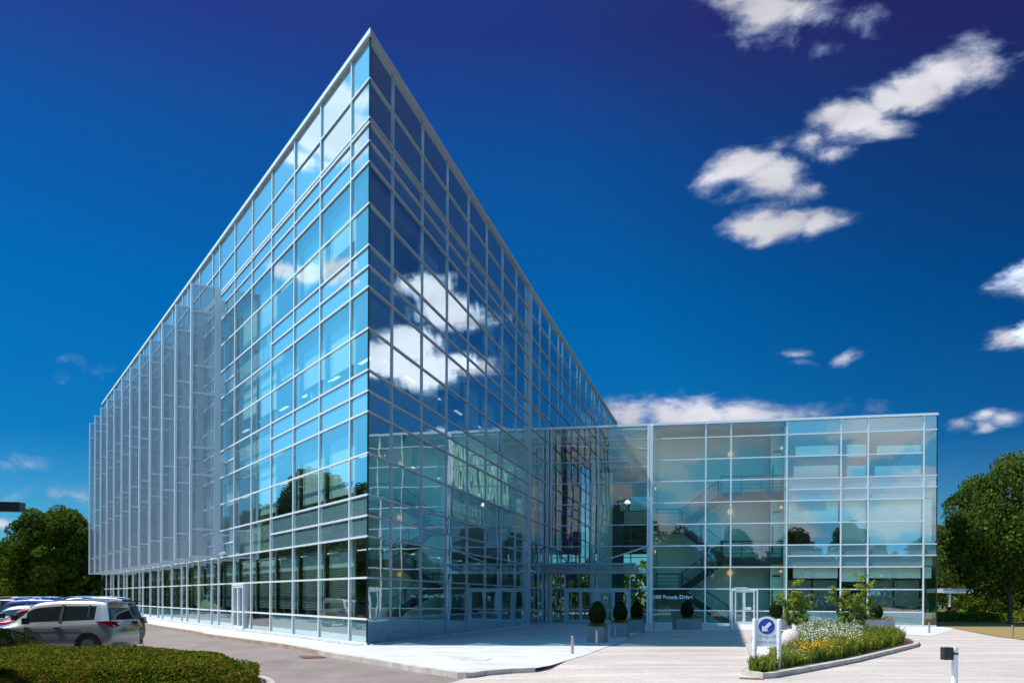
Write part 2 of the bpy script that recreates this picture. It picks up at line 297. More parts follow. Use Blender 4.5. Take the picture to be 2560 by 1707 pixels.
# ------------------------------------------------------------------ building geometry
U = 1.35; Z0 = .84
def zl(l): return Z0+U*l
CX, CY = -4.66, 29.86
dL = Vector((-.5107, .8598, 0)); dR = Vector((.2294, .9733, 0)); dB = Vector((.9733, -.2294, 0))
nL = Vector(NL_); nR = Vector(NR_); nB = Vector(NB_)
PC = Vector((CX, CY, 0)); PJ = PC+dR*30.7
LEN_L, LEN_R, LEN_B = 64.2, 68.5, 23.4
BLD = empty('office_building', (CX, CY, 0), label='large glass office building with a sharp tall corner wing, entrance atrium and lower block', cat='building')
def inv(o): o.matrix_parent_inverse = Matrix.Translation((-CX, -CY, 0)); return o
_build = MB.build
def part(mb, name, mats, parent=BLD, smooth=False, **k):
    o = mb.build(name, mats, None, smooth, **k); o.parent = parent
    if parent is BLD: inv(o)
    return o
def fr(P, d, n):
    """matrix: local x along the facade, y outward, z up"""
    return Matrix(((d.x, n.x, 0, P.x), (d.y, n.y, 0, P.y), (0, 0, 1, P.z), (0, 0, 0, 1)))
FLm, FRm, FBm = fr(PC, dL, nL), fr(PC, dR, nR), fr(PJ, dB, nB)
CAP = {}    # parts beyond 100 of a kind are merged
def cap(name, mats, size, mb): CAP.setdefault(name, []).append((size, mb, mats))
def flush():
    for name, L in CAP.items():
        L.sort(key=lambda t: -t[0])
        for s, mb, mm in L[:100]: part(mb, name, mm)
        rest = L[100:]
        if rest:
            R_ = MB(); ms = []
            for s, mb, mm in rest:
                if mm not in ms: ms.append(mm)
                k = len(R_.v); R_.v += mb.v; R_.f += [tuple(k+i for i in f) for f in mb.f]; R_.m += [ms.index(mm)]*len(mb.f)
            part(R_, name, ms, kind='stuff')
def pane(Mx, t0, t1, z0, z1, mt, name, tilt=.0019):
    a, b = random.gauss(0, tilt), random.gauss(0, tilt); w, h = (t1-t0)/2, (z1-z0)/2
    mb = MB(); mb.poly([Mx @ Vector((t, -.03+(s1*w*a)+(s2*h*b), z)) for t, z, s1, s2 in ((t0, z0, -1, -1), (t1, z0, 1, -1), (t1, z1, 1, 1), (t0, z1, -1, 1))])
    c = Mx @ Vector(((t0+t1)/2, 0, (z0+z1)/2)); d = Vector((c.x, c.y, 0)); nn = Vector((Mx[0][1], Mx[1][1], 0))
    cap(name, mt, (t1-t0)*(z1-z0)*abs(nn.dot(d.normalized()))/d.length**2, mb)
def grid(Mx, ts, lv, wide=.075):
    """glazing grid; lv(i) -> list of (level, level, kind) for bay i between ts[i] and ts[i+1]"""
    for i in range(len(ts)-1):
        for l0, l1, kd in lv(i):
            z0 = 0.02 if l0 < 0 else zl(l0); z1 = zl(l1)
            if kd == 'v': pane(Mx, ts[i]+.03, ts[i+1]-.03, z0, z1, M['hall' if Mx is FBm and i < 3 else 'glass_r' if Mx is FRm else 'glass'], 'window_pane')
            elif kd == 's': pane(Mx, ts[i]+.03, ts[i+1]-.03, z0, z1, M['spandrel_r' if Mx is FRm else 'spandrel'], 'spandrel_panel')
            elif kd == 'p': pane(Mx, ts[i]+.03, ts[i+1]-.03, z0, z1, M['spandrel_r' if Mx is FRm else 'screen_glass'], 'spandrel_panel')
def mullion(Mx, t, z0, z1, w=.075, d=.03, mt='alu'):
    mb = MB(); mb.box(t-w/2, t+w/2, -.028, d, z0, z1, Mx); part(mb, 'mullion', M[mt])
def transom(Mx, t0, t1, l, w=.064, d=.026, mt='alu'):
    z = zl(l) if l >= 0 else 0.04; mb = MB(); mt = 'alu2' if Mx is FRm else mt; w = min(w, .056) if Mx is FRm else w; mb.box(t0, t1, -.026, d, z-w/2, z+w/2, Mx); part(mb, 'transom', M[mt])  # right-facade transoms take the grey that paints in their shade
# mullion lines
TL = [0, 1.62]+[1.62+3.12*k for k in range(1, 7)]
x = TL[-1]+1.56; TL.append(x)
while x < 63: 
    for s_ in (3.12, 3.12, 1.56): x += s_; TL.append(x)
TL = TL[:-1] if TL[-1] > 65 else TL
LEN_L = TL[-1]
TR = [0, 2.19]+[2.19+3.2*k for k in range(1, 7)]+[24.62, 27.9, 31.1, 34.3, 35.9]
x = TR[-1]
while x < 66:
    for s_ in (3.2, 3.2, 1.6): x += s_; TR.append(x)
LEN_R = TR[-1]
TOP = 14.0
def lvL(i):
    rows = [(-1, 0, 's')]
    plain = i in (4, 5)            # bays without split spandrels
    for k in range(4):
        b = 3*k; rows += [(b, b+1, 'v'), (b+1, b+2, 'v')]
        rows += [(b+2, b+3, 'v')] if (plain and k < 3) else [(b+2, b+2.5, 's'), (b+2.5, b+3, 's')]
    rows += [(12, 13, 'p'), (13, 14, 'p')]
    if plain: rows[0] = (-1, 0, 'v')
    return rows
def lvR(i):
    if i >= 8:
        rows = [(-1, 0, 'v' if i < 30 else 's')]
        for l in range(0, 14): rows.append((l, l+1, 'v'))
        return rows
    rows = [(-1, 0, 's')]
    for k in range(4):
        b = 3*k; rows += [(b, b+1, 'v'), (b+1, b+2, 'v'), (b+2, b+2.5, 's'), (b+2.5, b+3, 's')]
    return rows+[(12, 13, 'p'), (13, 14, 'p')]
grid(FLm, TL, lvL); grid(FRm, TR, lvR)
for t in TL[1:]: mullion(FLm, t, 0, zl(14))
for i, t in enumerate(TR[1:]):
    if abs(t-24.62) < .01: mullion(FRm, t, 0, zl(14), .34, .16, 'alu2')
    else: mullion(FRm, t, 0, zl(14), .055, .022, 'alu2')  # right mullions greyed: their shade is in the colour
mb = MB(); mb.box(-.03, .03, -.03, .03, 0, zl(14), Matrix.Translation(PC+Vector((0, .03, 0)))); part(mb, 'corner_post', M['dark'])
LV = []
for k in range(4): LV += [3*k, 3*k+1, 3*k+2]
for l in LV+[12, 13]:
    if l == 12:
        transom(FLm, 0, LEN_L, 12.06, .07); transom(FLm, 0, LEN_L, 11.94, .07); transom(FRm, 0, TR[8], 12.06, .07); transom(FRm, 0, TR[8], 11.94, .07)
    else: transom(FLm, 0, LEN_L, l); transom(FRm, 0, TR[8], l)
for l in (2.5, 5.5, 8.5, 11.5):
    transom(FLm, 0, TL[4], l); transom(FLm, TL[6], LEN_L, l); transom(FRm, 0, TR[8], l)
    if l > 11: transom(FLm, TL[4], TL[6], l)
for l in range(0, 14):
    if l == 9: transom(FRm, TR[8], TR[9], 9.07, .07); transom(FRm, TR[8], 30.7, 8.93, .07, .024); transom(FRm, TR[9], LEN_R, 9.07, .07)
    else: transom(FRm, TR[8], LEN_R, l)
transom(FLm, 0, LEN_L, -1, .08); transom(FRm, 0, LEN_R, -1, .08)
mb = MB()
A_ = PC+dL*LEN_L; B_ = PC+dR*LEN_R
def inset(P0, P1, P2, d0, d1, d2):
    """corner polygon offset inwards from the left facade by d0, right facade by d1, back edge by d2"""
    def line(P, d, n, off): return (P-n*off, d)
    def isect(a, b):
        (p, r), (q, s) = a, b; c = r.x*s.y-r.y*s.x; t = ((q.x-p.x)*s.y-(q.y-p.y)*s.x)/c; return p+r*t
    bd = (P2-P1).normalized(); bn = Vector((bd.y, -bd.x, 0))
    if bn.dot(PC-P1) > 0: bn = -bn
    l0 = line(P0, dL, nL, d0); l1 = line(P0, dR, nR, d1); l2 = line(P1, bd, bn, d2)
    return [isect(l0, l1), isect(l1, l2), isect(l0, l2)]
def P2(L): return [(p.x, p.y) for p in L]
oo_ = inset(PC, A_, B_, -.10, -.10, 0); ii_ = inset(PC, A_, B_, .3, .3, 0)
cp = MB(); cp.prism(P2([oo_[0], oo_[2], ii_[2], ii_[0]]), zl(14)-.03, zl(14)+.13); part(cp, 'roof_coping', M['alu'])
cp = MB(); cp.prism(P2([oo_[0], ii_[0], ii_[1], oo_[1]]), zl(14)-.03, zl(14)+.13); part(cp, 'roof_coping', M['alu2'])  # right coping painted darker than the left one to stand for shade
for k in range(4):
    s_ = MB(); top = zl(3*k+2.92) if k < 3 else zl(12.0)
    s_.prism(P2(inset(PC, A_, B_, .45, .45, .1)), zl(3*k+2.05), top); part(s_, 'floor_slab', M['slab'])
s_ = MB(); s_.prism(P2(inset(PC, A_, B_, .45, .45, .1)), -.1, .06); part(s_, 'floor_slab', M['carpet'])
s_ = MB(); s_.prism(P2(inset(PC, A_, B_, .6, .6, .3)), zl(13.2), zl(13.5)); part(s_, 'roof', M['roofing'])
s_ = MB(); s_.prism(P2(inset(PC, A_, B_, 7.5, 9.5, .2)), .06, zl(12)); part(s_, 'core_wall', M['core'])
bd = (B_-A_).normalized(); bn = Vector((bd.y, -bd.x, 0)); bn = bn if bn.y > 0 else -bn
s_ = MB(); s_.box(0, (B_-A_).length, -.15, .15, 0, zl(14), fr(A_, bd, bn)); part(s_, 'back_wall', M['core'])
# columns, inner posts, blinds behind the outer skin
def inner(Mx, ts, lo, hi, sgn, dens=.9):
    for i in range(max(lo, 1), hi):
        t0, t1 = ts[i], ts[i+1]; w = t1-t0
        for k in range(4):
            if Mx is FRm and i >= 8: continue
            zb, zt = zl(3*k)+.0, zl(3*k+2.05)
            if Mx is FRm: pass
            post = MB(); post.box(t0+.50, t0+.60, -.43, -.37, zb, zt, Mx); (cap('window_post', M['post'], w/(1+t0*t0), post) if Mx is FLm else None)
            hd = MB(); hd.box(t0+.60, t1-.0, -.43, -.38, zt-.40, zt-.33, Mx); cap('window_head', M['post'], w/(1+t0*t0), hd)
            if w < 2 and i: continue
            rnd = random.random()
            drop = {0: (.28, .35), 1: (.3, .9), 2: (.2, 1.0), 3: (.3, .8)}[k]
            if rnd < dens:
                h = (zt-zb-.5)*random.uniform(*drop) if k else (zt-zb-.5)*.24
                bl = MB(); bl.box(t0+.64, t1-.05, -.40, -.385, zt-.44-h, zt-.44, Mx); cap('blind', M['blind'], w/(1+t0*t0), bl)
                if k and random.random() < .35:
                    h2 = (zt-zb)*random.uniform(.15, .33); bl = MB(); bl.box(t0+.64, t1-.05, -.70, -.68, zb, zb+h2, Mx); cap('cabinet', M['blind'], w/(1+t0*t0), bl)
            if k == 0:
                vb = MB(); n_ = 24
                for q in range(n_):
                    z = zt-1.02-q*.066; vb.box(t0+.64, t1-.05, -.44, -.39, z-.004, z+.022, Mx)
                cap('venetian_blind', M['slat'], w/(1+t0*t0), vb)
inner(FLm, TL, 0, len(TL)-1, 1); inner(FRm, TR, 0, 8, -1, .75)
for j in range(8):
    t = 5.5+7.8*j; c = FLm @ Vector((t, -2.6, 0)); mb = MB(); mb.tube((c.x, c.y, .06), (c.x, c.y, zl(11.1)), .26, n=14); part(mb, 'column', M['col'], smooth=False)
for j in range(3):
    t = 9.0+7.8*j; c = FRm @ Vector((t, -2.6, 0)); mb = MB(); mb.tube((c.x, c.y, .06), (c.x, c.y, zl(11.1)), .26, n=14); part(mb, 'column', M['col'])
for k in range(4):
    for j in range(9):
        mb = MB(); t = 8.5+3.9*j; mb.box(t, t+1.3, -3.6, -3.45, zl(3*k+2.05)-.03, zl(3*k+2.05)-.004, FLm); part(mb, 'ceiling_light', M['strip'])
    for j in range(5):
        mb = MB(); t = 8.1+3.9*j; mb.box(t, t+1.2, -3.1, -2.97, zl(3*k+2.05)-.035, zl(3*k+2.05)-.009, FRm); part(mb, 'ceiling_light', M['strip'])
# side door in the left facade
def door(Mx, t0, t1, z1, leaves, mt, name='door', sill=0.02, notice=False, rail=zl(0), proud=.10):
    f = MB(); w = .09
    f.box(t0, t0+w, -.05, proud, sill, z1, Mx); f.box(t1-w, t1, -.05, proud, sill, z1, Mx); f.box(t0+w, t1-w, -.05, proud-.003, z1-w, z1, Mx)
    o = part(f, name, M[mt])
    n_ = len(leaves)
    for (a, b) in leaves:
        l = MB(); s = .085; y0, y1 = -.03, proud-.02
        l.box(a, a+s, y0, y1, sill, z1-w, Mx); l.box(b-s, b, y0, y1, sill, z1-w, Mx)
        l.box(a+s, b-s, y0, y1-.002, sill, sill+.16, Mx); l.box(a+s, b-s, y0, y1-.002, z1-w-.09, z1-w, Mx); l.box(a+s, b-s, y0, y1-.004, rail-.04, rail+.03, Mx)
        lo = part(l, 'door_leaf', M[mt], parent=None); lo.parent = o; lo.matrix_parent_inverse = Matrix.Identity(4)
    hb = MB(); a, b = leaves[0]; hb.bar(Mx @ Vector((b-.05, proud+.05, rail+.0)), Mx @ Vector((b-.05, proud+.05, rail+.5)), .025)
    h = part(hb, 'handle', M['post_grey'], parent=None); h.parent = o
    return o
def parent_inv(ch, p):
    ch.parent = p
# doors hang in BLD space: the door part carries the inverse, its children sit in the same space
tdL = 14.22
door(FLm, TL[5]+1.0, TL[6]-.03, zl(1)-.03, [(TL[5]+1.1, TL[5]+1.1+.95), (TL[5]+1.1+.95, TL[6]-.12)], 'door')
# ------------------------------------------------------------------ sun fins
FINS = [19.2+3.9*k for k in range(12)]
for k, t in enumerate(FINS):
    P = FLm @ Vector((t, 0, 0)); Mx = fr(P, nL, dL)       # local x = outward distance, y = along the facade
    fr_ = MB(); z0, z1 = zl(1.95), zl(12.0)
    fr_.box(1.56, 1.68, -.07, .07, z0, z1, Mx); fr_.box(.20, .52, -.035, .035, z0, z1, Mx)
    for l in (12, 11, 9, 8, 6, 5, 3, 1.99): fr_.box(.52, 1.56, -.05, .05, zl(l)-.1 if l == 12 else zl(l)-.045, zl(l)-.002 if l == 12 else zl(l)+.045, Mx)
    for l in (11.3, 8.3, 5.3, 2.3): fr_.box(.02, .20, -.06, .06, zl(l)-.3, zl(l)+.3, Mx)
    fo = part(fr_, 'sun_fin', M['fin'])
    pn = MB(); pn.box(.52, 1.56, -.006, .006, z0+.05, z1-.05, Mx); po = part(pn, 'mesh_panel', M['mesh'], parent=None); po.parent = fo
# ------------------------------------------------------------------ entrance atrium (t 0..6.72 on the block plane)
BT = 8.62
TE = [.13, 3.28, 6.44]
TB = [6.72, 10.02, 11.55, 14.88, 18.02, 19.56, 22.67]
for l in range(1, 8): 
    if l != 1: transom(FBm, .13, 6.44, l, .06, .05, 'alu2')
transom(FBm, .13, 6.44, 8, .06, .05, 'alu2'); transom(FBm, .13, 6.44, 1, .07, .05, 'alu2')
for i in range(2):
    for l in range(2, 9): pane(FBm, TE[i], TE[i+1], zl(l), zl(l+1) if l < 8 else zl(BT), M['clear'], 'window_pane')
mullion(FBm, 3.28, zl(1), zl(BT), .10, .07, 'alu2')
for t in (.0, .24): mullion(FBm, t, 0, zl(BT), .14, .12, 'alu2')
mullion(FBm, 6.46, 0, zl(BT), .13, .10, 'alu'); mullion(FBm, 6.66, 0, zl(BT), .20, .18, 'alu')
c_ = MB(); c_.box(-.1, LEN_B, -.5, .1, zl(BT)-.0, zl(BT)+.14, FBm); part(c_, 'roof_coping', M['alu'])
# ground storey of the entrance: doors and side lights
def tB(x): a = (x-1280)/F; return (a*PJ.y-PJ.x)/(dB.x-a*dB.y)
d1, d2, d3, d4 = tB(1415.6), tB(1495), tB(1577.8), tB(1620)
for t in (d1, d2, d3): mullion(FBm, t, 0, zl(2), .10, .09, 'alu2')
for a, b in ((.2, d1), (d1, d2), (d2, d3), (d3, 6.4)):
    for l0, l1 in ((-1, 0), (0, 1), (1, 2)): pane(FBm, a, b, .02 if l0 < 0 else zl(l0), zl(l1), M['clear'], 'window_pane')
for a, b in ((.2, d1), (d3, 6.4)): transom(FBm, a, b, 0, .05, .05, 'alu2')
for a, b in ((d1, d2), (d2, d3)):
    mid = (a+b)/2; door(FBm, a+.05, b-.05, zl(1)-.04, [(a+.15, mid-.01), (mid+.01, b-.15)], 'alu2', proud=.08)
for tt, zz, cc in ((tB(1410), HT(1410, 1497, 58), 'fl'), (tB(1517), HT(1517, 1496, 58), 'fl')):
    nb = MB(); nb.box(tt-.12, tt+.12, .065, .075, zz-.18, zz+.12, FBm); part(nb, 'door_notice', M['white'])
    nb = MB(); nb.box(tt-.09, tt+.09, .0755, .079, zz-.15, zz-.04, FBm); part(nb, 'notice_band', mat('notice_red', (.35, .03, .06)))
# canopy
cz = 3.38
cn = MB(); cn.box(-.25, 6.35, 0, 2.4, cz-.02, cz+.0, FBm @ Matrix.Translation((0, 0, 0)) @ Matrix.Rotation(R(4), 4, 'X'))
CTM = FBm @ Matrix.Translation((0, .08, cz)) @ Matrix.Rotation(R(6), 4, 'X')
cn = MB(); cn.box(-.35, 5.9, .0, 2.5, -.012, .0, CTM); co = part(cn, 'canopy', M['clear'])
def sub(mb, name, mt, par): o = mb.build(name, mt); o.parent = par; return o
fb = MB(); fb.box(-.45, 5.95, 2.44, 2.60, -.06, .08, CTM); sub(fb, 'canopy_beam', mat('blue_grey_tube', (.16, .30, .42), .4), co)
fb = MB(); fb.box(-.3, 6.6, -.08, .10, -.24, -.03, CTM); sub(fb, 'canopy_beam', M['alu2'], co)
for j in range(7):
    fb = MB(); t = -.3+j*1.03; fb.box(t, t+.06, .1, 2.44, -.09, -.014, CTM); sub(fb, 'canopy_bracket', M['alu2'], co)
for a, b in (((.1, .1, zl(3)), (1.9, 2.4, cz+.32)), ((6.5, .1, zl(3)), (3.4, 2.4, cz+.32))):
    fb = MB(); fb.tube(FBm @ Vector(a), FBm @ Vector(b), .05); sub(fb, 'canopy_rod', M['alu2'], co)
# atrium interior
BK = 16.0
fl = MB(); fl.box(.2, 6.6, -BK, -.15, -.1, .03, FBm); part(fl, 'lobby_floor', mat('lobby_stone', (.30, .31, .28), .25))
rf = MB()
for j in range(34): rf.box(.1, 6.6, -.6-j*.46, -.45-j*.46, zl(BT)-.42, zl(BT)-.12, FBm)
part(rf, 'roof_louvre', mat('louvre', (.55, .62, .64), .5))
rf = MB(); rf.box(.1, 6.6, -BK, -.5, zl(BT)-.02, zl(BT)+.03, FBm); part(rf, 'atrium_roof', M['clear'])
for j in range(3):
    rf = MB(); a = FBm @ Vector((.3, -2-4.5*j, zl(BT)-.7)); b = FBm @ Vector((6.5, -5-4.5*j, zl(BT)-.7)); rf.tube(a, b, .09); part(rf, 'roof_strut', M['post'])
for j in range(12):
    lz = .95+.86*j+.9
    pp = MB(); pp.box(.55, 1.45, -3.1, -3.0, zl(1.6)+j*.86-.17, zl(1.6)+j*.86+.17, FBm); part(pp, 'purple_louvre', M['purple'])
pp = MB()
for t in (.75, 1.3): pp.box(t, t+.07, -3.25, -3.15, .03, zl(8.2), FBm)
part(pp, 'louvre_post', M['dark'])
pp = MB(); pp.box(1.02, 1.08, -3.24, -3.18, .03, zl(8.0), FBm); part(pp, 'louvre_post', M['white'])
c = FBm @ Vector((2.2, -5, 0)); mb = MB(); mb.tube((c.x, c.y, .03), (c.x, c.y, zl(7.6)), .2, n=16); part(mb, 'column', M['white'], smooth=False)
wl = MB(); wl.box(2.3, 3.3, -7.4, -7.2, .03, zl(7.2), FBm); part(wl, 'lobby_wall', M['wallin'])
wl = MB(); wl.box(3.3, 4.1, -7.6, -7.4, .03, zl(5.2), FBm); part(wl, 'lobby_wall', mat('dark_wall', (.06, .09, .11)))
wl = MB(); wl.box(3.0, 6.6, -12.2, -9.5, zl(4.6), zl(5.3), FBm); part(wl, 'gallery', mat('gallery_edge', (.62, .72, .70)))
wl = MB(); wl.box(3.0, 6.6, -9.5, -9.47, zl(5.3), zl(6.1), FBm); part(wl, 'gallery_balustrade', M['clear'])
# open stair in the lobby
st = MB()
for j in range(15):
    st.box(3.6, 5.0, -4.2-j*.3, -3.9-j*.3, .2+j*.2, .25+j*.2, FBm)
for t in (3.55, 5.0): st.bar(FBm @ Vector((t, -3.9, .1)), FBm @ Vector((t, -8.6, 3.2)), .06, .28)
part(st, 'lobby_stair', mat('stair_tread', (.32, .33, .22), .5))
wl = MB(); wl.box(.3, 6.6, -BK-.35, -BK-.2, zl(3.2), zl(BT)-.2, FBm); part(wl, 'atrium_sky_blocker', mat('sky_blocker_grey', (.16, .26, .30)))  # added panel: blocks the bright sky behind and darkens the atrium
bk = MB()
for t in (0.3, 2.0, 3.7, 5.4, 6.6): bk.box(t, t+.08, -BK-.1, -BK, 0, zl(BT), FBm)
for l in range(0, 9): bk.box(.3, 6.6, -BK-.09, -BK-.01, zl(l)-.03, zl(l)+.03, FBm)
part(bk, 'rear_glazing_frame', M['alu2'])
pl_ = MB(); c = FBm @ Vector((4.9, -2.4, 2.9*U*2)); pl_.lathe([(.02, 8.1), (.16, 8.0), (.2, 7.85), (.12, 7.8), (.01, 7.8)], (c.x, c.y), 12); part(pl_, 'pendant_lamp', M['strip'])
# ------------------------------------------------------------------ right block
def lvB(i):
    if i < 3: return [(-1, 0, 'v')]+[(l, l+1, 'v') for l in range(8)]+[(8, 8.6, 'v')]
    r = [(-1, 0, 's')]
    for k in range(3):
        b = 3*k
        if k < 2: r += [(b, b+1, 'v'), (b+1, b+2, 'v'), (b+2, b+2.5, 's'), (b+2.5, b+3, 's')]
        else: r += [(6, 7, 'v'), (7, 8, 'v'), (8, 8.6, 's')]
    return r
grid(FBm, TB, lvB)
for t in TB[1:]: mullion(FBm, t, 0, zl(BT), .085, .04)
for l in range(0, 9): transom(FBm, TB[0], TB[3] if l in () else TB[6], l, .07)
for l in (2.5, 5.5): transom(FBm, TB[3], TB[6], l, .07); transom(FBm, TB[6], LEN_B, l, .07); transom(FBm, TB[6], LEN_B, l+.5, .07)
transom(FBm, TB[6], LEN_B, 8, .07); transom(FBm, TB[0], LEN_B, -1, .07)
for l0, l1, mt, nm in ((-1, 2.5, 'glass', 'window_pane'), (2.5, 3, 'spandrel', 'spandrel_panel'), (3, 5.5, 'glass', 'window_pane'), (5.5, 6, 'spandrel', 'spandrel_panel'), (6, 8, 'glass', 'window_pane'), (8, BT, 'spandrel', 'spandrel_panel')):
    pane(FBm, TB[6]+.03, LEN_B, .02 if l0 < 0 else zl(l0), zl(l1), M[mt], nm)
PE = FBm @ Vector((LEN_B, 0, 0)); FEm = fr(PE, dR, -dB*-1)
for j in range(6):
    for l0, l1 in ((-1, 2.5), (2.5, 3), (3, 5.5), (5.5, 6), (6, 8), (8, BT)):
        sp = l1-l0 < .7; pane(FEm, j*3.0, j*3.0+3, .02 if l0 < 0 else zl(l0), zl(l1), M['spandrel' if sp else 'glass'], 'spandrel_panel' if sp else 'window_pane')
    mullion(FEm, j*3.0+3, 0, zl(BT), .07, .05)
mb = MB(); mb.box(LEN_B-.03, LEN_B+.03, -.06, .0, 0, zl(BT), FBm); part(mb, 'corner_post', M['dark'])
c_ = MB(); c_.box(-.0, 18, -.3, .08, zl(BT)+.003, zl(BT)+.137, FEm); part(c_, 'roof_coping', M['alu'])
rf = MB(); rf.box(6.7, LEN_B-.1, -18, -.2, zl(BT)-.3, zl(BT)-.05, FBm); part(rf, 'roof', M['roofing'])
wl = MB(); wl.box(6.62, 6.78, -18, -.12, .0, zl(BT)-.3, FBm); part(wl, 'party_wall', M['wallin'])
wl = MB(); wl.box(6.78, LEN_B, -18.2, -18, .0, zl(BT)-.3, FBm); part(wl, 'back_wall', M['core'])
# stair hall
wl = MB(); wl.box(6.8, 14.0, -3.9, -3.7, .0, zl(BT)-.3, FBm); part(wl, 'stair_hall_wall', M['wallin'])
wl = MB(); wl.box(14.0, 14.75, -2.2, -2.0, .0, zl(BT)-.3, FBm); wl.box(13.3, 14.0, -3.7, -3.69, .0, zl(BT)-.3, FBm); part(wl, 'stair_hall_wall', M['wallin'])
wl = MB(); wl.box(14.75, 14.9, -8, -.12, .0, zl(BT)-.3, FBm); part(wl, 'stair_hall_wall', M['wallin'])
wl = MB(); wl.box(6.8, 14.75, -3.7, -.15, -.1, .03, FBm); part(wl, 'stair_hall_floor', mat('hall_floor', (.25, .26, .25), .5))
sr = empty('staircase', (0, 0, 0)); sr.parent = BLD; inv(sr)
def flight(t0, z0, t1, z1, y, w=1.15):
    f = MB(); a = FBm @ Vector((t0, y, z0)); b = FBm @ Vector((t1, y, z1))
    for yy in (y, y-w): f.bar(FBm @ Vector((t0, yy, z0-.12)), FBm @ Vector((t1, yy, z1-.12)), .06, .44)
    n_ = 12
    for j in range(n_):
        s = (j+.5)/n_; t = t0+(t1-t0)*s; z = z0+(z1-z0)*s; f.box(t-.15, t+.15, y-w, y, z-.03, z+.02, FBm)
    # soffit plate
    f.poly([FBm @ Vector(q) for q in ((t0, y-.02, z0-.16), (t1, y-.02, z1-.16), (t1, y-w+.02, z1-.16), (t0, y-w+.02, z0-.16))])
    o = part(f, 'flight', M['dark'], parent=None); o.parent = sr
    r = MB()
    for yy in (y+.02,):
        for h, th in ((1.0, .075), (.82, .028), (.66, .028), (.50, .028), (.34, .028)): r.bar(FBm @ Vector((t0, yy, z0+h)), FBm @ Vector((t1, yy, z1+h)), th)
        for s in (.05, .5, .95): t = t0+(t1-t0)*s; z = z0+(z1-z0)*s; r.bar(FBm @ Vector((t, yy, z-.1)), FBm @ Vector((t, yy, z+1.0)), .075)
    o = part(r, 'handrail', M['dark'], parent=None); o.parent = sr
def landing(t0, t1, z, y0, y1):
    f = MB(); f.box(t0, t1, y1, y0, z-.44, z, FBm); o = part(f, 'landing', M['dark'], parent=None); o.parent = sr
    r = MB()
    for h, th in ((1.0, .075), (.75, .028), (.5, .028), (.25, .028)): r.bar(FBm @ Vector((t0, y0+.0, z+h)), FBm @ Vector((t1, y0+.0, z+h)), th)
    n_ = max(2, int((t1-t0)/1.2)+1)
    for j in range(n_): t = t0+.05+(t1-t0-.1)*j/(n_-1); r.bar(FBm @ Vector((t, y0, z)), FBm @ Vector((t, y0, z+1)), .04)
    o = part(r, 'handrail', M['dark'], parent=None); o.parent = sr
f0, h1, f1, h2, f2 = .03, 2.15, 4.2, 6.3, 8.3
flight(11.6, f0, 8.35, h1, -1.0); landing(6.85, 8.4, h1, -.95, -3.5); flight(8.35, h1, 11.1, f1, -2.3); landing(11.0, 14.7, f1, -1.1, -3.6)
flight(11.1, f1, 8.35, h2, -1.0); landing(6.85, 8.4, h2, -.95, -3.5); flight(8.35, h2, 10.9, f2, -2.3); landing(10.9, 14.7, f2, -1.1, -3.6)
for x, y in ((1827, 1434), (1827, 1282), (1827, 1138), (1639, 1380), (1639, 1223), (1955, 1431), (1955, 1271), (1955, 1123)):
    back = 3.62 if x != 1955 else .5
    dd = 60.5 if x == 1827 else 58; t = tB(x)
    Pw = FBm @ Vector((t, -3.6 if x == 1827 else -1.2, 0))
    z = HT(x, y, Pw.y); lm = MB(); q = Matrix.Translation((0, 0, 0))
    r_ = .17 if x == 1827 else .10; cc = FBm @ Vector(((Pw.y*(x-1280)/F-PJ.x+dB.y*0)/dB.x if False else t*(1.0), -3.55 if x == 1827 else -1.2, z))
    cc.x = (x-1280)/F*cc.y
    prof = [(r_*math.sin(a*math.pi/8)+.001, cc.z-r_*math.cos(a*math.pi/8)) for a in range(9)]
    lm.lathe(prof, (cc.x, cc.y), 14); part(lm, 'wall_lamp', M['lampw'], smooth=True)
for k, zz in enumerate((zl(1.62), zl(4.62), zl(7.45))):
    v = MB(); v.box(14.15, 14.62, -1.99, -1.96, zz-.04, zz+.07, FBm); part(v, 'air_grille', M['dark'])
    v = MB(); v.box(14.1, 14.18, -1.99, -1.95, zz-2.6, zz-.85, FBm); part(v, 'door_panel', M['dark'])
# offices of the block
for zb, zt in ((zl(2.05), zl(2.9)), (zl(5.05), zl(5.9))):
    f = MB(); f.box(14.9, LEN_B-.15, -17.9, -.35, zb, zt, FBm); part(f, 'floor_slab', M['slab'])
f = MB(); f.box(14.9, LEN_B-.15, -17.9, -.2, -.1, .05, FBm); part(f, 'floor_slab', M['carpet'])
f = MB(); f.box(14.9, LEN_B-.15, -17.9, -.35, zl(8.0), zl(8.3), FBm); part(f, 'floor_slab', M['slab'])
f = MB(); f.box(16, LEN_B-3, -9.2, -9, .05, zl(8), FBm); part(f, 'core_wall', M['core'])
OB = [(15.3, 17.9, 2.0, 1.5), (18.12, 19.5, 2.0, 1.35), (19.66, 22.6, 2.0, 1.5), (15.5, 17.2, 5.0, 4.55), (15.0, 17.9, 4.98, 4.0), (18.1, 19.5, 5, 3.0), (19.66, 22.6, 5, 3.05), (15.4, 17.9, 7.5, 7.05), (15.3, 17.9, 6.6, 6.0), (18.4, 19.5, 7.5, 6.95), (18.4, 19.5, 6.55, 6), (20.1, 22.6, 7.4, 7), (20.0, 22.6, 6.5, 6.0),
      (15.0, 16.4, 1.42, .22), (16.5, 17.9, 1.42, -.05), (19.7, 21.1, 1.42, .18), (21.2, 22.6, 1.42, .25), (22.75, 23.2, 5, 3.1), (22.75, 23.2, 2, 1.5)]
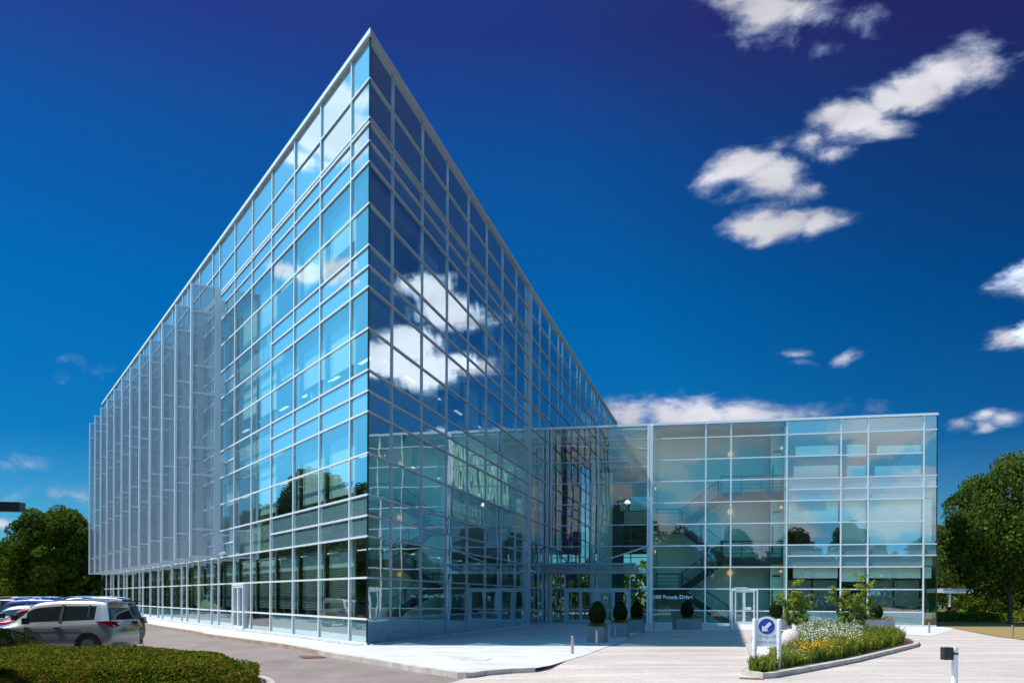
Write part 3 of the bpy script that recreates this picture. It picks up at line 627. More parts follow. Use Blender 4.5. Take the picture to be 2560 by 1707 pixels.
for j, (a, b, l1, l0) in enumerate(OB):
    bl = MB(); y = -.42 if j < 13 or j > 16 else -.9; bl.box(a, b, y-.02, y, zl(l0), zl(l1), FBm)
    cap('blind', M['blind'] if j < 13 or j > 16 else M['grille'] if 'grille' in M else M.setdefault('grille', mat('grey_blind', (.20, .22, .20), .8)), .05, bl)
door(FBm, tB(1829.6)+.04, tB(1898), zl(1)-.03, [(tB(1840), tB(1863)), (tB(1863), tB(1890))], 'door', proud=.12)
nb = MB(); nb.box(tB(1865), tB(1881), .105, .115, HT(1870, 1527, 56.5), HT(1870, 1520, 56.5), FBm); part(nb, 'door_notice', M['white'])
nb = MB(); nb.box(11.8, 12.6, .02, .10, zl(1)+.03, zl(1)+.1, FBm); part(nb, 'door_closer', M['white'])
# security cameras
for Mx, t, z in ((FLm, 18.3, zl(2.12)), (FRm, 24.62, zl(1.72))):
    s_ = MB(); a = Mx @ Vector((t, .16, z)); b = Mx @ Vector((t-.1, .42, z-.06)); s_.tube(a, b, .07, .06, 10); part(s_, 'security_camera', M['white'])
flush()
def text_mesh(name, body, size, mt, Mx, bold=.0, ext=.012, spacing=1.0, align='LEFT'):
    cu = bpy.data.curves.new(name, 'FONT'); cu.body = body; cu.size = size; cu.extrude = ext; cu.offset = bold; cu.space_character = spacing; cu.align_x = align
    o = bpy.data.objects.new(name, cu); C.objects.link(o); dg = bpy.context.evaluated_depsgraph_get()
    me = bpy.data.meshes.new_from_object(o.evaluated_get(dg)); C.objects.unlink(o); bpy.data.objects.remove(o)
    me.transform(Mx); me.materials.clear(); me.materials.append(mt); o2 = bpy.data.objects.new(name, me); C.objects.link(o2); return o2
# letters stand on the glass of the block, facing out
tx0, tx1 = tB(1635), tB(1735)
TM = Matrix(((dB.x, 0, nB.x, 0), (dB.y, 0, nB.y, 0), (0, 1, 0, 0), (0, 0, 0, 1))); TM.translation = FBm @ Vector((tx0, .06, HT(1640, 1497.7, 58.4)))
lt = text_mesh('building_lettering', '100 Brook Drive', .335, mat('white_lettering', (.95, .96, .98), .5, emit=None), TM, .012, .012, 1.03)
w_ = max((Vector(v.co)-TM.translation).dot(dB) for v in lt.data.vertices); sc_ = (tx1-tx0)/w_
for v in lt.data.vertices:
    r_ = v.co-TM.translation; k_ = r_.dot(dB); v.co = v.co+dB*(k_*(sc_-1))
lt.parent = BLD; inv(lt)
# ------------------------------------------------------------------ ground
def sheet(name, pts, z, mt, **k):
    mb = MB(); mb.poly([(p[0], p[1], z) for p in pts]); o = mb.build(name, mt, **k)
    if o.data.polygons[0].normal.z < 0: o.data.flip_normals()
    return o
bigm = MB()
xs = [-900, -300, -120, -60, -30, -10, 10, 40, 120, 300, 900]; ys = [-600, -150, -60, -20, 0, 15, 30, 45, 60, 80, 120, 200, 500, 1500]
for i in range(len(xs)-1):
    for j in range(len(ys)-1): bigm.poly([(xs[i], ys[j], -.36), (xs[i+1], ys[j], -.36), (xs[i+1], ys[j+1], -.36), (xs[i], ys[j+1], -.36)])
bigm.build('ground', M['field'], kind='structure')
def roadz(x, y):
    d = nL.dot(Vector((x, y, 0))-PC)-2.3       # distance beyond the kerb
    return -.11-.20*max(0, min(1, (d-1)/6.0))
rd = MB(); nx = 60; idx = {}
px_ = [-75+i*1.5 for i in range(63)]; py_ = [-30+j*2.0 for j in range(76)]
for i in range(len(px_)-1):
    for j in range(len(py_)-1):
        q = [(px_[i], py_[j]), (px_[i+1], py_[j]), (px_[i+1], py_[j+1]), (px_[i], py_[j+1])]
        rd.poly([(a, b, roadz(a, b)) for a, b in q])
rd.build('road', M['asphalt'], kind='structure')
KP = [G(352.5, 1550.6), G(405, 1560), G(488, 1572.7), G(515.6, 1579.7), G(695, 1604.5), G(717, 1608), G(764, 1617), G(800, 1624), G(950, 1648.7), G(1027.5, 1662), G(1123, 1676.7)]
arc = [G(1150, 1680.5), G(1170, 1681.5), G(1190, 1680), G(1219, 1675.5), G(1282, 1671), G(1343, 1669)]
far0 = PC+dL*95+nL*2.3
edge = [(far0.x, far0.y)]+KP+arc
inn = [G(1379.6, 1662.8), G(1427, 1649), G(1460.7, 1639), G(1505, 1623), G(1560, 1603), G(1584.7, 1589), G(1612, 1581.6), G(1660, 1578.6), G(1722, 1577.5), G(1845, 1578), G(1900, 1579), G(2100, 1583), G(2330, 1594), G(2352, 1590)]
pv = edge+inn+[at(2400, 53), at(2400, 56), (25.6, 56), (14, 62), (2, 62), (PC.x-1, PC.y+12), (-38, 98), (far0.x, far0.y+3)]
pb = MB(); pb.poly([(p[0], p[1], 0.0) for p in pv])
o = pb.build('pavement', M['slabs'], kind='structure')
if o.data.polygons[0].normal.z < 0: o.data.flip_normals()
# kerbs: a real step, lower at the crossings
kb = MB(); kb2 = MB()
def kerbz(i): return {3: -.09, 4: .0, 2: 0.0}.get(i, 0.0)
pts = edge
for i in range(len(pts)-1):
    a = Vector((*pts[i], 0)); b = Vector((*pts[i+1], 0)); d = (b-a).normalized(); nrm = Vector((d.y, -d.x, 0)); 
    if nrm.dot(Vector((0, 0, 0))-a) < 0: nrm = -nrm
    tgt = kb2 if i < 8 else kb; ht = .006
    nseg = max(1, int((b-a).length/.9)) if i else 1
    for s in range(nseg):
        p = a+(b-a)*(s/nseg)+d*.006; q = a+(b-a)*((s+1)/nseg)-d*.006
        z = ht
        tgt.v += [tuple(p+nrm*.0+Vector((0, 0, -.4))), tuple(q+Vector((0, 0, -.4))), tuple(q-nrm*.14+Vector((0, 0, -.4))), tuple(p-nrm*.14+Vector((0, 0, -.4))), tuple(p+Vector((0, 0, z))), tuple(q+Vector((0, 0, z))), tuple(q-nrm*.14+Vector((0, 0, z))), tuple(p-nrm*.14+Vector((0, 0, z)))]
        k = len(tgt.v)-8
        for f in ((0,3,2,1),(4,5,6,7),(0,1,5,4),(1,2,6,5),(2,3,7,6),(3,0,4,7)): tgt.f.append(tuple(k+i_ for i_ in f)); tgt.m.append(0)
kb.build('kerb', M['kerb'], kind='structure'); kb2.build('kerb', M['kerb2'], kind='structure')
# block paving of the turning circle: flush at the back, a step lower in front
bp_ = MB()
XS = [-1.6+.9*i for i in range(60)]; YS = [-8+1.0*j for j in range(64)]
line0 = (Vector(G(1172, 1694, -.11)), Vector(G(1125, 1707, -.11)))
def zdrop(x, y): return -.103+(.093)*max(0, min(1, max((y-20.6)/2.2, (x-.6)/2.6)))
lx = line0[0]; ld = (line0[1]-line0[0]).normalized()
def lim(y): return lx.x+(y-lx.y)*(ld.x/ld.y)
for j in range(len(YS)-1):
    y0, y1 = YS[j], YS[j+1]
    lo0 = lim(y0) if y0 < lx.y else lx.x+.3+(y0-lx.y)*.2; lo1 = lim(y1) if y1 < lx.y else lx.x+.3+(y1-lx.y)*.2
    for i in range(40):
        f = lambda lo, s: lo+(46-lo)*s
        a, b = i/40, (i+1)/40
        bp_.poly([(f(lo0, a), y0, zdrop(f(lo0, a), y0)), (f(lo0, b), y0, zdrop(f(lo0, b), y0)), (f(lo1, b), y1, zdrop(f(lo1, b), y1)), (f(lo1, a), y1, zdrop(f(lo1, a), y1))])
o = bp_.build('driveway', M['blocks'], kind='structure')
for p in o.data.polygons: p.use_smooth = False
LW = [G(2352, 1571), G(2380, 1574), G(2438.7, 1586), G(2500, 1597), G(2560, 1605), G(2700, 1625), (60, 24), (140, 30), (140, 150), (30, 150), (22, 75)]
sheet('lawn', LW, .012, M['drygrass'], kind='structure')
# access covers and joints
def cover(name, quad, mt, label):
    mb = MB(); c = Vector((sum(q[0] for q in quad)/4, sum(q[1] for q in quad)/4, 0)); z = 0
    z0_ = .004 if label[1] == 'p' else (zdrop(c.x, c.y)+.004 if label[1] == 'd' else roadz(c.x, c.y)+.006)
    fr0 = MB()
    for i in range(4):
        a = Vector((*quad[i], z0_)); b = Vector((*quad[(i+1) % 4], z0_)); fr0.bar(a, b, .03, .006)
    root = empty(name, (0, 0, 0), label=label[0], cat='manhole cover', group='covers set flush in the ground')
    fr0.build('frame', M['kerb2'] if mt is None else mt, root)
    pl = MB(); pl.poly([(q[0], q[1], z0_+.001) for q in quad]); o = pl.build('lid', M['slabs'] if mt is None else mt, root)
    if o.data.polygons[0].normal.z < 0: o.data.flip_normals()
rust = mat('rusty_iron', (.20, .07, .04), .8)
cover('access_cover', [G(1155, 1649), G(1218, 1650), G(1233, 1645), G(1172, 1644)], None, ('square paved access cover on sunlit pavement nearest the kerb corner', 'p'))
cover('access_cover', [G(1298, 1585.5), G(1338, 1588), G(1350, 1585), G(1312, 1583)], None, ('paved access cover on shaded pavement in front of the tall wing', 'p'))
cover('drain_grate', [G(750, 1636, -.11), G(762, 1641.5, -.11), G(818, 1640.5, -.11), G(806, 1636, -.11)], rust, ('rusty drain grate in the asphalt road beside the kerb', 'r'))
cover('drain_grate', [G(1853, 1695), G(1856, 1698), G(1913, 1700.5), G(1910, 1696.5)], rust, ('rusty drain grate at the front tip of the flower bed kerb', 'd'))
# pebble strips along the glass
pb = MB(); rnd = random.Random(3)
def pebbles(Mx, t0, t1, w, n):
    for _ in range(n):
        t = rnd.uniform(t0, t1); y = rnd.uniform(.08, w); r = rnd.uniform(.018, .05); c = Mx @ Vector((t, y, r*.4)); k = len(pb.v)
        rot = rnd.uniform(0, 3); e = rnd.uniform(.6, 1)
        for (a, b, z) in ((1, 0, 0), (0, 1, 0), (-1, 0, 0), (0, -1, 0), (0, 0, .7), (0, 0, -.7)):
            a, b = a*math.cos(rot)-b*e*math.sin(rot), a*math.sin(rot)+b*e*math.cos(rot); pb.v.append((c.x+a*r, c.y+b*r, c.z+z*r))
        for f in ((0,1,4),(1,2,4),(2,3,4),(3,0,4),(1,0,5),(2,1,5),(3,2,5),(0,3,5)): pb.f.append(tuple(k+i for i in f)); pb.m.append(0)
pebbles(FLm, 0, 30, .42, 3200); pebbles(FLm, 30, 60, .42, 1200); pebbles(FRm, 0, 24.4, .42, 2600); pebbles(FBm, 6.8, 23, .4, 1300)
pb.build('pebbles', M['pebble'], kind='stuff', label='loose white pebbles in a strip along the foot of the glass walls')
# ------------------------------------------------------------------ vegetation
def leafquad(mb, c, s, rnd, up=.3, asp=.6):
    n = Vector((rnd.gauss(0, 1), rnd.gauss(0, 1), rnd.gauss(0, 1)+up)).normalized(); u = n.orthogonal().normalized(); q = rnd.uniform(0, 6.28)
    u, v = (u*math.cos(q)+n.cross(u)*math.sin(q)), (n.cross(u)*math.cos(q)-u*math.sin(q)); u = u*s; v = v*s*asp
    k = len(mb.v); mb.v += [tuple(c-u), tuple(c-v), tuple(c+u), tuple(c+v)]; mb.f.append((k, k+1, k+2, k+3)); mb.m.append(0)
def tree_mesh(seed, h, w, trunk, n_leaf, leaf=.22, base=.2, nb=26, shape=1.0):
    """returns (crown, trunk) collectors of a tree of height h and crown width w"""
    rnd = random.Random(seed); cr = MB(); tk = MB(); blobs = []
    cz0 = h*base; ch = h-cz0
    for i in range(nb):
        s = (i+.5)/nb; z = cz0+ch*(.08+.86*s); rad = w/2*math.sin(math.pi*min(1, .18+.80*s**shape))**.7
        a = i*2.4+rnd.uniform(-.5, .5); rr = rad*rnd.uniform(.35, .82); r = w*rnd.uniform(.13, .24)*(1.15-.45*s)
        blobs.append((Vector((rr*math.cos(a), rr*math.sin(a), z)), r))
    for i in range(int(nb*1.2)):
        a = rnd.uniform(0, 6.28); s = rnd.random(); z = cz0+ch*(.1+.8*s); rad = w/2*math.sin(math.pi*min(1, .18+.80*s**shape))**.7
        blobs.append((Vector((rad*.95*math.cos(a), rad*.95*math.sin(a), z)), w*rnd.uniform(.05, .1)))
    tot = sum(r*r for _, r in blobs)
    for c, r in blobs:
        for _ in range(int(n_leaf*r*r/tot)):
            d = Vector((rnd.gauss(0, 1), rnd.gauss(0, 1), rnd.gauss(0, 1))).normalized(); q = d*r*rnd.uniform(.55, 1.08)**.6; q.z *= .8
            leafquad(cr, c+q, leaf*rnd.uniform(.55, 1.15), rnd, .5)
    tk.tube((0, 0, -.3), (0, 0, h*.3), trunk, trunk*.75, 10); tk.tube((0, 0, h*.3), (w*.03, 0, h*.75), trunk*.75, trunk*.25, 8)
    for c, r in blobs[:nb:2]:
        z = max(h*.18, c.z-w*.25); tk.tube((0, 0, z*.85), c, trunk*.32, trunk*.08, 6, cap=False)
    return cr, tk
PT = {}
def proto(key, *a, mat_='leafA', **k):
    cr, tk = tree_mesh(*a, **k); me = []
    for mb, nm, mt in ((cr, 'crown', M[mat_]), (tk, 'trunk', M['bark'])):
        m_ = bpy.data.meshes.new(nm); m_.from_pydata(mb.v, [], mb.f); m_.materials.append(mt); m_.update(); me.append(m_)
    PT[key] = me
def tree(key, x, y, z, s, rz, name, label, group=None, cat='tree', sx=1.):
    r = empty(name, (x, y, z), rz, label=label, cat=cat, group=group)
    for m_, nm in zip(PT[key], ('crown', 'trunk')):
        o = bpy.data.objects.new(nm, m_); C.objects.link(o); o.parent = r
    r.scale = (s*sx, s*sx, s); return r
proto('round', 11, 12, 10.5, .22, 26000, .20, .10, 34, .8)
proto('tall', 12, 14, 8.5, .26, 24000, .19, .14, 36, .75)
proto('right', 13, 12, 9.5, .20, 30000, .15, .22, 40, .8, mat_='leafB')
proto('low', 14, 6, 7, .12, 13000, .16, .02, 24, .7)
GL = 'trees beyond the far end of the car park'
for x, Y, s, k, lb in ((160, 88, .86, 'round', 'tall broad dark tree rising highest beside the end of the sun fins'),
                      (80, 84, .70, 'tall', 'tree with a pale slim trunk left of the tallest one by the fins'),
                      (15, 90, .60, 'round', 'lower dark tree at the left edge behind the parked cars'),
                      (235, 98, .70, 'round', 'dark tree half hidden behind the end of the glass wing')):
    p = at(x, Y); tree(k, p[0], p[1], -.3, s, x*.7, 'broadleaf_tree', lb, GL)
for x, Y, s, lb in ((55, 96, .6, 'bushy dark undergrowth behind the cars below the pale trunk'), (130, 98, .6, 'bushy dark undergrowth behind the cars in the middle of the gap'), (205, 100, .6, 'bushy dark undergrowth next to the end of the glass wing'), (-10, 92, .6, 'bushy dark undergrowth at the far left edge behind the cars')):
    p = at(x, Y); tree('low', p[0], p[1], -.5, s, x, 'bush', lb, 'bushes behind the car park', 'bush')
# tree belt across the car park: seen mirrored in the left facade
GM = 'trees across the car park mirrored in the glass'
for i in range(13):
    t = -18+i*9.5; P = PC+dL*t+nL*(19.5+random.uniform(-2, 2)); k = ('round', 'tall')[i % 2]
    tree(k, P.x, P.y, -.3, random.uniform(.95, 1.22)*(1 if k == 'round' else .88), i*1.3, 'broadleaf_tree', 'broadleaf tree across the car park, mirrored in the left glass facade', GM)
for i in range(9):
    t = -14+i*12; P = PC+dL*t+nL*(16.5+random.uniform(-1, 1)); tree('low', P.x, P.y, -.4, random.uniform(.5, .8), i*2.1, 'bush', 'bush across the car park, mirrored in the left glass facade', 'bushes across the car park mirrored in the glass', 'bush')
# trees behind the viewer: mirrored in the block
for i, (x, y, s) in enumerate(((30, -16, 1.55), (22, -30, .9), (11, -34, 1.0), (3, -30, 1.05), (-6, -32, .95), (-16, -36, 1.1), (44, -34, 1.0), (54, -20, 1.1), (-28, -30, 1.0), (64, -4, 1.0), (66, 14, .9))):
    tree(('tall', 'round')[i % 2], x, y, -.3, s, i, 'broadleaf_tree', 'broadleaf tree behind the viewer, mirrored in the glass of the right block', 'trees behind the viewer mirrored in the glass')
# trees at the right edge
for x, Y, s, lb in ((2528, 62, .90, 'big full tree on the lawn at the right edge with a dark trunk'), (2440, 92, 1.10, 'smaller tree left of the big one at the right edge'), (2378, 104, .78, 'tree just beside the right end of the glass block'), (2620, 66, .85, 'tree partly cut off by the right edge of the view')):
    p = at(x, Y); tree('right', p[0], p[1], .0, s*1.06, x, 'broadleaf_tree', lb, 'trees on the lawn to the right', sx=.84)
for x, Y, s_, lb in ((2488, 72, .62, 'dark bush under the smaller tree left of the dark trunk at the right edge'), (2610, 70, .62, 'dark bush right of the dark trunk, partly cut off by the right edge'), (2440, 98, .8, 'bush behind the pavilion beyond the dry lawn')):
    p = at(x, Y); tree('low', p[0], p[1], -.3, s_, x, 'bush', lb, 'bushes by the lawn to the right', 'bush')
def scatter(name, fn, n, size, mt, seed=1, up=.3, asp=.6, label=None, parent=None, kind='stuff'):
    rnd = random.Random(seed); mb = MB()
    for _ in range(n):
        p = fn(rnd)
        if p is None: continue
        leafquad(mb, Vector(p), size*rnd.uniform(.6, 1.3), rnd, up, asp)
    return mb.build(name, mt, parent, kind=kind, label=label)
def gc(rnd):
    x = rnd.uniform(2335, 2700); Y = rnd.uniform(66, 80); p = at(x, Y); h = .75*(.5+.5*mnoise.noise(Vector((p[0]*.7, p[1]*.7, 0)))+.3)
    return (p[0], p[1], rnd.random()**.7*max(.2, h))
scatter('undergrowth', gc, 22000, .10, M['herb2'], 5, label='green undergrowth along the far side of the dry lawn')
def wood(x0, y0, x1, y1, h, seed, n, size=.45, d=6, mt='leafA', label='distant woodland closing the view behind the site'):
    a, b = Vector((x0, y0)), Vector((x1, y1)); nn = Vector((-(b-a).y, (b-a).x)).normalized()
    def f(rnd):
        s = rnd.random(); q = a.lerp(b, s)+nn*rnd.uniform(-d, d)*.5; u = s*(b-a).length
        hh = h*(.72+.5*mnoise.noise(Vector((u*.11, seed, 0)))+.22*mnoise.noise(Vector((u*.45, seed, 3))))
        return (q.x, q.y, -.3+hh*rnd.random()**.75)
    scatter('woodland', f, n, size, M[mt], seed, label=label)
wood(75, -42, -60, -46, 12, 1, 22000, .5)
wood(82, 60, 80, -42, 11, 2, 14000, .5)
wood(20, 128, 95, 112, 9, 3, 12000, .4, mt='leafB')
wood(-55, 150, 30, 128, 9, 4, 9000, .45)
wood(-62, -46, -70, 60, 10, 5, 12000, .5)
def gd(rnd):
    x = rnd.uniform(-60, 330); Y = rnd.uniform(86, 105); p = at(x, Y); return (p[0], p[1], rnd.random()*3.4)
scatter('undergrowth', gd, 12000, .28, M['leafA'], 6, label='dark undergrowth under the trees beyond the car park')
# lens-shaped hedge in the foreground
HP = [(-4.75, 16.6), (-4.9, 17.8), (-5.3, 18.7), (-6.0, 19.6), (-7.4, 21.0), (-9, 22.2), (-11.3, 23.3), (-15, 24.2), (-19, 24), (-19, 14.2), (-10, 14.2), (-7, 14.4), (-5.6, 14.9), (-5.0, 15.6)]
def inside(p, poly):
    c = False; n = len(poly)
    for i in range(n):
        a, b = poly[i], poly[i-1]
        if (a[1] > p[1]) != (b[1] > p[1]) and p[0] < (b[0]-a[0])*(p[1]-a[1])/(b[1]-a[1])+a[0]: c = not c
    return c
def edist(p, poly):
    best = 1e9; P = Vector(p)
    for i in range(len(poly)):
        a = Vector(poly[i-1]); b = Vector(poly[i]); ab = b-a; t = max(0, min(1, (P-a).dot(ab)/ab.length_squared)); best = min(best, (P-a-ab*t).length)
    return best
def hedge_h(x, y):
    if not inside((x, y), HP): return None
    e = edist((x, y), HP); g = roadz(x, y)
    top = .63+.045*mnoise.noise(Vector((x*.9, y*.9, 0)))+.03*mnoise.noise(Vector((x*3, y*3, 4)))
    return g+top*min(1, e/.55)**.5
hroot = empty('hedge', (-6, 17, -.2), label='low clipped green hedge with orange tips in the near left corner', cat='hedge')
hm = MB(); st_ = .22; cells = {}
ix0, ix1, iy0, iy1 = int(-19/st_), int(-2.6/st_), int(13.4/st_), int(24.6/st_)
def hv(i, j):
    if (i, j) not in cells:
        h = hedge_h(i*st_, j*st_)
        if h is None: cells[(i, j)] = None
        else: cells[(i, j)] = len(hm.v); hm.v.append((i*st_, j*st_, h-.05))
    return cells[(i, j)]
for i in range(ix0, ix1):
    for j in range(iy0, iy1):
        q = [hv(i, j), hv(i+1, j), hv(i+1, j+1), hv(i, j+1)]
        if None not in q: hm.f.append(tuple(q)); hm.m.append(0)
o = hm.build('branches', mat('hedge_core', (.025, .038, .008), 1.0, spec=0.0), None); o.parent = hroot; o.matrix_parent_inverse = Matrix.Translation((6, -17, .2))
def hs(rnd):
    x = rnd.uniform(-15.5, -4.6)
    y = rnd.uniform(13.8, 24.3); h = hedge_h(x, y)
    if h is None: return None
    return (x, y, h-.04*rnd.random()**2+.02*rnd.random())
mb = MB(); rnd = random.Random(21)
for _ in range(105000):
    p = hs(rnd)
    if p: leafquad(mb, Vector(p), .026*rnd.uniform(.6, 1.4), rnd, .6, .6)
for _ in range(90000):      # steep near face, where twigs would show
    x = rnd.uniform(-11, -4.7); y = rnd.uniform(14.0, 15.3)
    if x > -6.2: y = rnd.uniform(14.2, 19.6)
    h = hedge_h(x, y)
    if h is not None: leafquad(mb, Vector((x, y, h-.06*rnd.random())), .026*rnd.uniform(.6, 1.4), rnd, .3, .6)
for _ in range(14000):      # sides
    k = rnd.randrange(len(HP)); a = Vector(HP[k-1]); b = Vector(HP[k]); q = a+(b-a)*rnd.random(); g = roadz(q.x, q.y); leafquad(mb, Vector((q.x+rnd.gauss(0, .03), q.y+rnd.gauss(0, .03), g+rnd.random()*.46)), .028*rnd.uniform(.6, 1.3), rnd, .2, .6)
o = mb.build('foliage', M['hedge'], None); o.parent = hroot; o.matrix_parent_inverse = Matrix.Translation((6, -17, .2))
# second darker clump at the left edge
p = at(0, 24.6); sr2 = MB(); rnd = random.Random(5)
for _ in range(9000):
    a = rnd.uniform(0, 6.28); u = rnd.uniform(-1, 1) ; r = math.sqrt(max(0, 1-u*u)); q = Vector((p[0]-.4+1.75*r*math.cos(a), p[1]+1.0*r*math.sin(a), -.25+max(0, u)*.95)); leafquad(sr2, q, .035*rnd.uniform(.6, 1.3), rnd, .4)
o = sr2.build('shrub', M['hedge'], label='darker low rounded shrub at the left edge in front of the silver car', cat='shrub')
kb = MB(); KN = [(-6.2, 20.2), (-5.4, 19.35), (-4.95, 18.6), (-4.6, 17.7), (-4.4, 16.6), (-4.5, 15.2)]
for i in range(len(KN)-1):
    a = Vector((*KN[i], 0)); b = Vector((*KN[i+1], 0)); z = roadz(*KN[i]); kb.bar(a+Vector((0, 0, z+.02)), b+Vector((0, 0, z+.02)), .16, .2)
kb.build('kerb', M['kerb'], kind='structure')
o = sheet('planting_soil', [(x*1.0, y) for x, y in [(-6.2, 20.1), (-5.45, 19.25), (-5.03, 18.5), (-4.7, 17.65), (-4.48, 16.6), (-4.6, 15.2), (-8, 15.4)]], roadz(-4, 17)+.05, M['soil'], kind='structure')
# ------------------------------------------------------------------ flower bed
BO = [G(1856.7, 1687.5), G(1912, 1698), G(1943, 1696), G(2039, 1679), G(2149.5, 1658), G(2232, 1637.6), G(2297.5, 1621), G(2303, 1615), G(2287, 1606), G(2230, 1596), G(2120, 1586), G(1990, 1584), G(1900, 1587), G(1874, 1598), G(1868, 1618), G(1878, 1643), G(1884, 1665)]
def shrink(poly, d):
    c = Vector((sum(p[0] for p in poly)/len(poly), sum(p[1] for p in poly)/len(poly))); out = []
    n = len(poly)
    for i in range(n):
        a, b, e = Vector(poly[i-1]), Vector(poly[i]), Vector(poly[(i+1) % n]); t = ((b-a).normalized()+(e-b).normalized()).normalized(); nn = Vector((-t.y, t.x))
        if nn.dot(c-b) < 0: nn = -nn
        out.append(tuple(b+nn*d))
    return out
BI = shrink(BO, .16); kb = MB(); n = len(BO)
for i in range(n):
    j = (i+1) % n; z = .10; za = -.06; L_ = (Vector(BO[j])-Vector(BO[i])).length; ns = max(1, round(L_/.9))
    for s in range(ns):
        f0_, f1_ = s/ns+.004, (s+1)/ns-.004
        a = Vector(BO[i]).lerp(Vector(BO[j]), f0_); b = Vector(BO[i]).lerp(Vector(BO[j]), f1_); c = Vector(BI[i]).lerp(Vector(BI[j]), f1_); d = Vector(BI[i]).lerp(Vector(BI[j]), f0_)
        kb.prism([tuple(a), tuple(b), tuple(c), tuple(d)], za, z)
kb.build('bed_kerb', M['kerb'], kind='structure')
zs = lambda y: -.02
sb = MB(); sb.poly([(p[0], p[1], .07) for p in shrink(BO, .15)]); o = sb.build('bed_soil', M['soil'], kind='structure')
if o.data.polygons[0].normal.z < 0: o.data.flip_normals()
BI2 = shrink(BO, .55)
def bedpt(rnd, x0, x1, y0, y1):
    for _ in range(20):
        px = rnd.uniform(x0, x1); py = rnd.uniform(y0, y1); p = G(px, py, .1)
        if inside(p, BI2): return p
    return None
def herbs(name, reg, n, h, w, mt, seed, label, flower=None, fn_=0, fs=.02, hh=(.7, 1.1)):
    """leafy tufts: upright blades and leaves, with flower heads above"""
    rnd = random.Random(seed); mb = MB(); fm = MB(); tops = []
    for _ in range(n):
        p = bedpt(rnd, *reg)
        if not p: continue
        H_ = h*rnd.uniform(*hh)*(.75+.5*(mnoise.noise(Vector((p[0]*1.3, p[1]*1.3, seed)))+.5)); z0 = zs(p[1])+.1
        for b in range(7):
            a = rnd.uniform(0, 6.28); l = H_*rnd.uniform(.5, 1); e = rnd.uniform(.1, .45)*l; q = Vector((p[0]+rnd.gauss(0, .05), p[1]+rnd.gauss(0, .05), z0))
            dd = Vector((math.cos(a), math.sin(a), 0)); m1 = q+dd*e*.4+Vector((0, 0, l*.6)); tp = q+dd*e+Vector((0, 0, l)); sd = Vector((-dd.y, dd.x, 0))*w
            k = len(mb.v); mb.v += [tuple(q-sd*.5), tuple(q+sd*.5), tuple(m1+sd), tuple(tp), tuple(m1-sd)]; mb.f.append((k, k+1, k+2, k+3, k+4)); mb.m.append(0); tops.append(tp)
        for b in range(9): leafquad(mb, Vector((p[0]+rnd.gauss(0, .07), p[1]+rnd.gauss(0, .07), z0+H_*rnd.random()*.9)), w*2.2, rnd, .5)
    mb.build(name, M[mt], kind='stuff', label=label)
    if flower:
        for _ in range(fn_):
            t = rnd.choice(tops); leafquad(fm, t+Vector((rnd.gauss(0, .03), rnd.gauss(0, .03), rnd.uniform(-.03, .05))), fs*rnd.uniform(.6, 1.3), rnd, 1.0, .8)
        fm.build(flower[0], M[flower[1]], kind='stuff', label=flower[2])
herbs('herb_planting', (1885, 2110, 1640, 1690), 1300, .32, .011, 'herb', 31, 'light green leafy plants at the front of the flower bed', ('pink_blossom', 'fl_pink', 'small pink blossoms on the front plants of the bed'), 1500, .018)
herbs('white_flower_planting', (2005, 2150, 1578, 1634), 1500, .50, .010, 'herb', 32, 'wispy pale planting in the middle of the bed', ('white_blossom', 'fl_white', 'mass of small white blossoms in the middle of the bed'), 9000, .024, (.6, 1.25))
herbs('leafy_planting', (2090, 2300, 1590, 1650), 1700, .46, .014, 'herb2', 33, 'green strappy leaves in the right half of the bed', ('orange_blossom', 'fl_orange', 'scattered orange blossoms among the green leaves'), 900, .022)
herbs('orange_flower_planting', (2000, 2210, 1618, 1665), 900, .36, .012, 'herb', 34, 'low plants along the front kerb of the bed', ('orange_blossom', 'fl_orange', 'orange flower patch along the front kerb of the bed'), 6500, .026)
gp = [G(1876, 1600, .1), G(1945, 1592, .1), G(1965, 1625, .1), G(1940, 1655, .1), G(1888, 1655, .1), G(1878, 1625, .1)]
gm = MB(); gm.poly([(p[0], p[1], .08) for p in gp]); o = gm.build('gravel', M['pebble'], kind='structure')
if o.data.polygons[0].normal.z < 0: o.data.flip_normals()
p = G(1982, 1626, .1); b = MB(); r_ = 26.5/F*p[1]
b.lathe([(r_*math.sin(a*math.pi/16)+.001, .1+r_*.95-r_*math.cos(a*math.pi/16)) for a in range(17)], p, 28)
b.build('stone_ball', M['stone'], smooth=True, label='large smooth pale stone ball lying in the flower bed', cat='stone ball')
def sapling(x, y, label, stems, H_):
    p = G(x, y, .1); root = empty('young_tree', (p[0], p[1], .05), label=label, cat='young tree', group='thin saplings in the flower bed'); rnd = random.Random(int(x)); tk = MB(); lf = MB()
    for (dx, h) in stems:
        a = Vector((dx*.3, rnd.uniform(-.2, .2), 0)); b = Vector((dx, rnd.uniform(-.3, .3), h*H_)); prev = a
        for s in range(1, 7):
            q = a.lerp(b, s/6)+Vector((rnd.gauss(0, .03), rnd.gauss(0, .03), 0)); tk.tube(prev, q, .016*(1.1-s/8), .016*(1.0-s/8), 5, cap=False)
            if s > 1:
                for _ in range(4):
                    e = q+Vector((rnd.gauss(0, .2), rnd.gauss(0, .2), rnd.uniform(-.02, .22))); tk.tube(q, e, .006, .003, 4, cap=False)
                    for _ in range(62): leafquad(lf, q.lerp(e, rnd.uniform(.2, 1.15))+Vector((rnd.gauss(0, .05), rnd.gauss(0, .05), rnd.gauss(0, .045))), .042*rnd.uniform(.6, 1.2), rnd, .3, .65)
            prev = q
    tk.build('stem', M['bark'], root); lf.build('foliage', M['young'], root)
